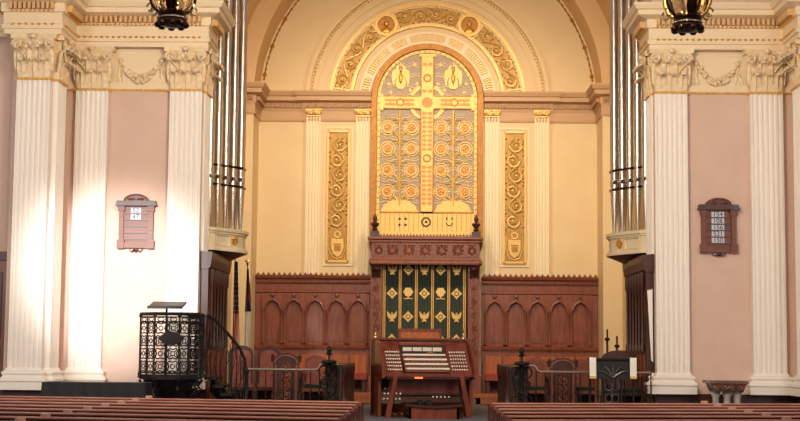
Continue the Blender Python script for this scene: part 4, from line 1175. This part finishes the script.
# ------------------------------------------------------------------ flags
def flag(x, y, label, kind, lean):
    r = thing('flag', label, 'flag', (x, y, FL))
    zt = 3.42 if kind == 'stripes' else 3.30
    build('stand', MB().lathe([(.13, 0), (.13, .03), (.04, .07), (.03, .2)], seg=12), 'brass', r, 40, True)
    build('pole', MB().tube([(0, 0, .05), (lean, 0, zt - FL)], .014, 6), 'wood_honey', r, local=True)
    build('pole_finial', MB().ell((lean, 0, zt - FL + .06), (.03, .03, .06), 6, 5).ell((lean, 0, zt - FL + .1), (.06, .012, .025), 6, 4), 'brass', r, 40, True)
    def drape(z0, z1, w0, w1, ph=0.):
        rows = []
        for j in range(10):
            t = j / 9; z = z0 + (z1 - z0) * t - FL; w = (w0 + (w1 - w0) * t) * .6
            rows.append([(lean * z / (zt - FL) + .01 + w * (k / 14 - .25), -.03 - .035 * cos(k * 1.35 + t * 1.2 + ph), z) for k in range(15)])
        return MB().grid(rows)
    def band(z0, z1, w0, w1, k0, k1):
        rows = []
        for j in range(10):
            t = j / 9; z = z0 + (z1 - z0) * t - FL; w = (w0 + (w1 - w0) * t) * .6
            rows.append([(lean * z / (zt - FL) + .01 + w * (k / 14 - .25), -.03 - .035 * cos(k * 1.35 + t * 1.2), z) for k in [k0 + (k1 - k0) * q / 4 for q in range(5)]])
        return MB().grid(rows)
    if kind == 'stripes':
        c = build('canton', drape(2.3, zt - .05, .2, .12), 'blue', r, 60, True)
        st = MB()
        for j in range(9):
            for k in range(3):
                z = 2.36 + j * .1 - FL; x_ = lean * z / (zt - FL) + .0 + .045 * (k - .6) + (.02 if j % 2 else 0)
                st.ell((x_, -.072, z), (.008, .004, .008), 5, 4)
        build('star', st, 'linen', c, local=True)
        for k in range(7): build('stripe', band(1.55, 2.3, .26, .2, k * 2, k * 2 + 2), 'crimson' if k % 2 == 0 else 'linen', r, 60, True)
    else:
        build('upper_cloth', drape(2.35, zt - .06, .22, .05), 'blue', r, 60, True)
        build('red_patch', band(2.55, 2.95, .22, .15, 7, 13).mir().mir(), 'crimson', r, 60, True)
        build('lower_cloth', drape(1.2, 2.35, .16, .2), 'linen', r, 60, True)
    return r
flag(-3.93, 29.6, 'hanging flag with red and white stripes under the left pipes', 'stripes', -.02)
f2 = flag(-3.75, 29.9, 'hanging dark blue and white flag right of the striped flag', 'plain', .02)

# ------------------------------------------------------------------ credence table
r = thing('credence_table', 'carved marble credence table on pale columns under the right hymn board', 'table', (5.05, 24.4, FL))
build('tabletop', MB().prism([(4.72, 24.2), (5.37, 24.2), (5.39, 24.7), (4.70, 24.7)], 1.085, 1.13, 'xy'), 'marble', r)
build('apron', MB().frustum(4.80, 5.29, 24.28, 24.66, .94, 4.74, 5.35, 24.22, 24.68, 1.085), 'marble', r)
m = MB(); scroll(m, lambda u, v, h: (4.79 + u, 24.235 - h, 1.015 + v), .5, .12, 4, .01, .03); build('apron_carving', m, 'marble', r, 50)
for x in (4.86, 5.05, 5.22): build('column', MB().lathe([(.08, FL), (.08, .5), (.055, .55), (.055, .84), (.08, .9), (.08, .95)], (x, 24.42, 0), 12), 'marble_pale', r, 40)
build('plinth', MB().bx(4.76, 5.32, 24.25, 24.62, FL, FL + .04), 'marble_pale', r)

# ------------------------------------------------------------------ organ console
def console():
    cx, yf = .0, 24.60
    r = thing('organ_console', 'mahogany organ console with draw knobs and stacked keyboards', 'organ console', (cx, yf + .3, FL), rad(13))
    X = lambda a: cx + a
    W = .83
    build('case', MB().bx(X(-W), X(W), yf + .62, yf + .98, FL, 1.77).bx(X(-W), X(W), yf + .08, yf + .98, 1.14, 1.2), 'console', r)
    for sg in (-1, 1): build('brass_finial', MB().lathe([(.03, 0), (.03, .02), (.012, .04), (.012, .12), (.022, .14), (0, .18)], (X(sg * (W - .04)), yf + .8, 1.80), 8), 'brass', r, 40)
    build('case_rim', MB().bx(X(-W - .03), X(W + .03), yf + .56, yf + 1.0, 1.765, 1.80), 'console', r)
    for s in (-1, 1):
        ck = MB().prism([(yf + .98, FL), (yf + .98, 1.78), (yf + .62, 1.78), (yf + .36, 1.72), (yf + .06, 1.4), (yf, 1.3), (yf, 1.12), (yf + .3, 1.08), (yf + .3, FL)], *sorted((X(s * (W - .05)), X(s * W))), 'yz')
        build('cheek', ck, 'console', r)
        lg = MB()
        a, c = (X(s * .58), 1.14), (X(s * .71), FL)
        lg.prism([(a[0] - .035, a[1]), (a[0] + .035, a[1]), (c[0] + .045, c[1]), (c[0] - .045, c[1])], yf + .05, yf + .13)
        build('leg', lg, 'console', r)
    # slanted stop jambs
    for s in (-1, 1):
        # plane from outer front to inner back, facing the player
        Pa = Vector((X(s * (W - .06)), yf + .10, 1.2)); Pb = Vector((X(s * .41), yf + .20, 1.2)); Pd = Vector((X(s * (W - .06)), yf + .56, 1.74)); Pc = Vector((X(s * .41), yf + .66, 1.74))
        f = lambda u, v: (Pa * (1 - u) + Pb * u) * (1 - v) + (Pd * (1 - u) + Pc * u) * v
        m = MB(); n = ((Pb - Pa).cross(Pd - Pa)).normalized()
        if n.y > 0: n = -n
        q = [Pa, Pb, Pc, Pd]; m.add([tuple(p) for p in q] + [tuple(p - n * .03) for p in q], [(0, 1, 2, 3), (7, 6, 5, 4), (0, 4, 5, 1), (1, 5, 6, 2), (2, 6, 7, 3), (3, 7, 4, 0)])
        j = build('stop_jamb', m, 'console', r)
        for i in range(6):
            for k in range(7):
                p = f(.2 + .11 * k, .08 + .11 * i)
                kb = MB().ell(tuple(p + n * .03), (.017, .017, .017), 7, 5).tube([tuple(p), tuple(p + n * .03)], .008, 5)
                build('draw_knob', kb, 'linen' if s < 0 else 'key', j, 50)
    # keyboards
    for k in range(4):
        z = 1.265 + .078 * k; y = yf + .12 + .10 * k
        hw = .375
        kb = build('keyboard', MB().bx(X(-hw), X(hw), y, y + .16, z, z + .03), 'key', r)
        build('key_slip', MB().bx(X(-hw - .02), X(hw + .02), y + .005, y + .16, z - .045, z), 'console', kb)
        bl = MB(); n = 36
        for q in range(n):
            if q % 7 in (2, 6): continue
            x = X(-hw) + 2 * hw * (q + 1) / n; bl.bx(x - .006, x + .006, y + .06, y + .16, z + .03, z + .045)
        build('black_keys', bl, 'key_black', kb)
        pp = MB()
        for q in range(16):
            x = X(-hw * .8) + 1.6 * hw * q / 15; pp.ell((x, y, z - .035), (.012, .01, .012), 6, 4)
        build('thumb_piston', pp, 'brass', kb)
    sr = build('stop_rail', MB().bx(X(-.40), X(.38), yf + .54, yf + .64, 1.54, 1.68), 'console_dark', r)
    for k in range(4):
        x = X(-.36) + .178 * k
        tb = MB()
        for q in range(8): tb.bx(x + .02 * q, x + .02 * q + .017, yf + .52, yf + .545, 1.575, 1.64)
        build('stop_tabs', tb, 'key', sr)
    build('name_plate', MB().bx(X(.08), X(.2), yf + .535, yf + .545, 1.545, 1.565), 'brass', sr)
    d = build('music_desk', MB().prism([(yf + .60, 1.68), (yf + .64, 1.68), (yf + .76, 1.95), (yf + .72, 1.95)], X(-.37), X(.33), 'yz'), 'wood_honey', r)
    build('desk_frame', MB().prism([(yf + .585, 1.67), (yf + .615, 1.67), (yf + .63, 1.71), (yf + .60, 1.71)], X(-.40), X(.36), 'yz').prism([(yf + .69, 1.92), (yf + .73, 1.92), (yf + .745, 1.965), (yf + .70, 1.965)], X(-.40), X(.36), 'yz')
          .prism([(yf + .585, 1.67), (yf + .65, 1.67), (yf + .77, 1.96), (yf + .70, 1.96)], X(-.405), X(-.365), 'yz').prism([(yf + .585, 1.67), (yf + .65, 1.67), (yf + .77, 1.96), (yf + .70, 1.96)], X(.325), X(.365), 'yz'), 'console', d)
    build('knee_panel', MB().bx(X(-.62), X(.62), yf + .42, yf + .46, .86, 1.1), 'console', r)
    build('knee_rail', MB().bx(X(-.72), X(.72), yf + .10, yf + .5, 1.10, 1.14).bx(X(-.62), X(.62), yf + .41, yf + .5, .82, .86), 'console_dark', r)
    build('pedal_lamp', MB().bx(X(-.24), X(-.1), yf + .09, yf + .13, 1.11, 1.138), 'red_lamp', r)
    b0 = build('toe_board', MB().prism([(yf + .34, .68), (yf + .49, 1.0), (yf + .52, 1.0), (yf + .52, .5)], X(-.78), X(-.42), 'yz').prism([(yf + .40, .70), (yf + .46, .82), (yf + .5, .82), (yf + .5, .5)], X(-.42), X(.66), 'yz'), 'console_dark', r)
    for i in range(3):
        for k in range(5 - (i == 2) * 2):
            p = (X(-.72 + .07 * k + .02 * i), yf + .365 + .04 * i, .76 + .085 * i)
            build('toe_piston', MB().ell(p, (.02, .018, .018), 7, 5), 'key', b0, 50)
    for k in range(5):
        build('toe_piston', MB().ell((X(.16 + .07 * k), yf + .43, .79), (.018, .018, .018), 7, 5), 'key', b0, 50)
    ped = build('pedalboard', MB().bx(X(-.62), X(.62), yf + .12, yf + .46, FL, .5), 'console_dark', r)
    for k in range(20):
        x = X(-.57) + .06 * k
        build('pedal', MB().bx(x - .012, x + .012, yf + .10, yf + .46, .5, .53), 'wood_honey' if k % 7 not in (1, 3, 5) else 'key_black', ped)
    build('expression_pedal', MB().bx(X(-.12), X(-.02), yf + .36, yf + .42, .56, .74).bx(X(.02), X(.12), yf + .36, yf + .42, .56, .74), 'iron', r)
console()
r = thing('organ_bench', 'low mahogany organ bench tucked in front of the console', 'bench', (.14, 24.45, FL))
sw = []
for k in range(13):
    x = -.34 + .96 * k / 12; sw.append((x, .70 - .035 * sin(PI * k / 12)))
build('seat', MB().prism([(x, z - .035) for x, z in sw] + list(reversed(sw)), 24.22, 24.54), 'console_dark', r)
build('front_panel', MB().bx(-.28, .56, 24.27, 24.31, FL, .64), 'console', r)
for x in (-.28, .52): build('leg', MB().bx(x, x + .04, 24.27, 24.5, FL, .65), 'console', r)

# ------------------------------------------------------------------ lights
def area(name, loc, target, size, power, col, sy=None):
    l = bpy.data.lights.new(name, 'AREA'); l.shape = 'RECTANGLE'; l.size = size; l.size_y = sy or size; l.energy = power; l.color = col
    o = bpy.data.objects.new(name, l); COL.objects.link(o); o.location = loc
    o.rotation_euler = (Vector(target) - Vector(loc)).to_track_quat('-Z', 'Y').to_euler(); return o
def spot(name, loc, target, ang, power, col, blend=1., size=.3):
    l = bpy.data.lights.new(name, 'SPOT'); l.spot_size = rad(ang); l.spot_blend = blend; l.energy = power; l.color = col; l.shadow_soft_size = size
    o = bpy.data.objects.new(name, l); COL.objects.link(o); o.location = loc
    o.rotation_euler = (Vector(target) - Vector(loc)).to_track_quat('-Z', 'Y').to_euler(); return o
w = bpy.data.worlds.new('world'); scene.world = w; w.use_nodes = True
bg = w.node_tree.nodes['Background']; bg.inputs['Color'].default_value = (1, .88, .78, 1); bg.inputs['Strength'].default_value = .23
area('nave_window_left', (-8.5, 15, 4.2), (-4.5, 25, 3.0), 2.0, 230, (1, .93, .88), 3)
area('nave_window_right', (8.5, 15, 4.2), (4.5, 25, 3.0), 2.0, 165, (1, .93, .89), 3)
area('nave_overhead_fill', (0, 9, 9), (0, 20, 1), 2.5, 500, (1, .86, .7))  # unseen fill light added overhead to brighten pews and front
area('nave_upper_fill', (0, 16.0, 7.0), (0, 33, 4.2), 2.0, 520, (1, .81, .56))  # added warm fill, out of view, aimed at the chancel back wall
spot('daylight_shaft', (-5.6, 14, 5.4), (-5.3, 25.1, 2.75), 20, 9500, (1, .96, .93), 1.)
for x in (-2.4, 2.4):
    spot('chancel_spot', (x, 26.3, 9.4), (x * .45, 33.2, 4.6), 84, 1150, (1, .82, .60), 1., .5)
area('chancel_lamp', (0, 26.4, 10.4), (0, 32.5, 8.0), 1.2, 45, (1, .80, .54))
for x in (-2.18, 2.19):
    l = bpy.data.lights.new('lantern_light', 'POINT'); l.energy = 15; l.color = (1, .75, .45); l.shadow_soft_size = .04
    o = bpy.data.objects.new('lantern_light', l); COL.objects.link(o); o.location = (x, 12, 4.9)

# ------------------------------------------------------------------ camera
F = 1440.; VX, VY, PX, PY = 426., 348., 400., 210.5; ROLL = rad(.5)
yc = Vector(((VX - PX) / F, -(VY - PY) / F, -1)).normalized()
xc = Vector((cos(ROLL), -sin(ROLL), 0)); xc = (xc - yc * xc.dot(yc)).normalized(); zc = xc.cross(yc)
Rm = Matrix((xc, yc, zc))     # rows: camera coordinates -> world axes
cam = bpy.data.cameras.new('camera'); cam.sensor_width = 36; cam.lens = F / 800 * 36; cam.clip_end = 200
co = bpy.data.objects.new('camera', cam); COL.objects.link(co)
co.matrix_world = Matrix.Translation((0, 0, E)) @ Rm.to_4x4()
scene.camera = co
vs = scene.view_settings
vs.view_transform = 'Standard'; vs.look = 'None'; vs.exposure = 0.0; vs.gamma = 1; vs.use_curve_mapping = False
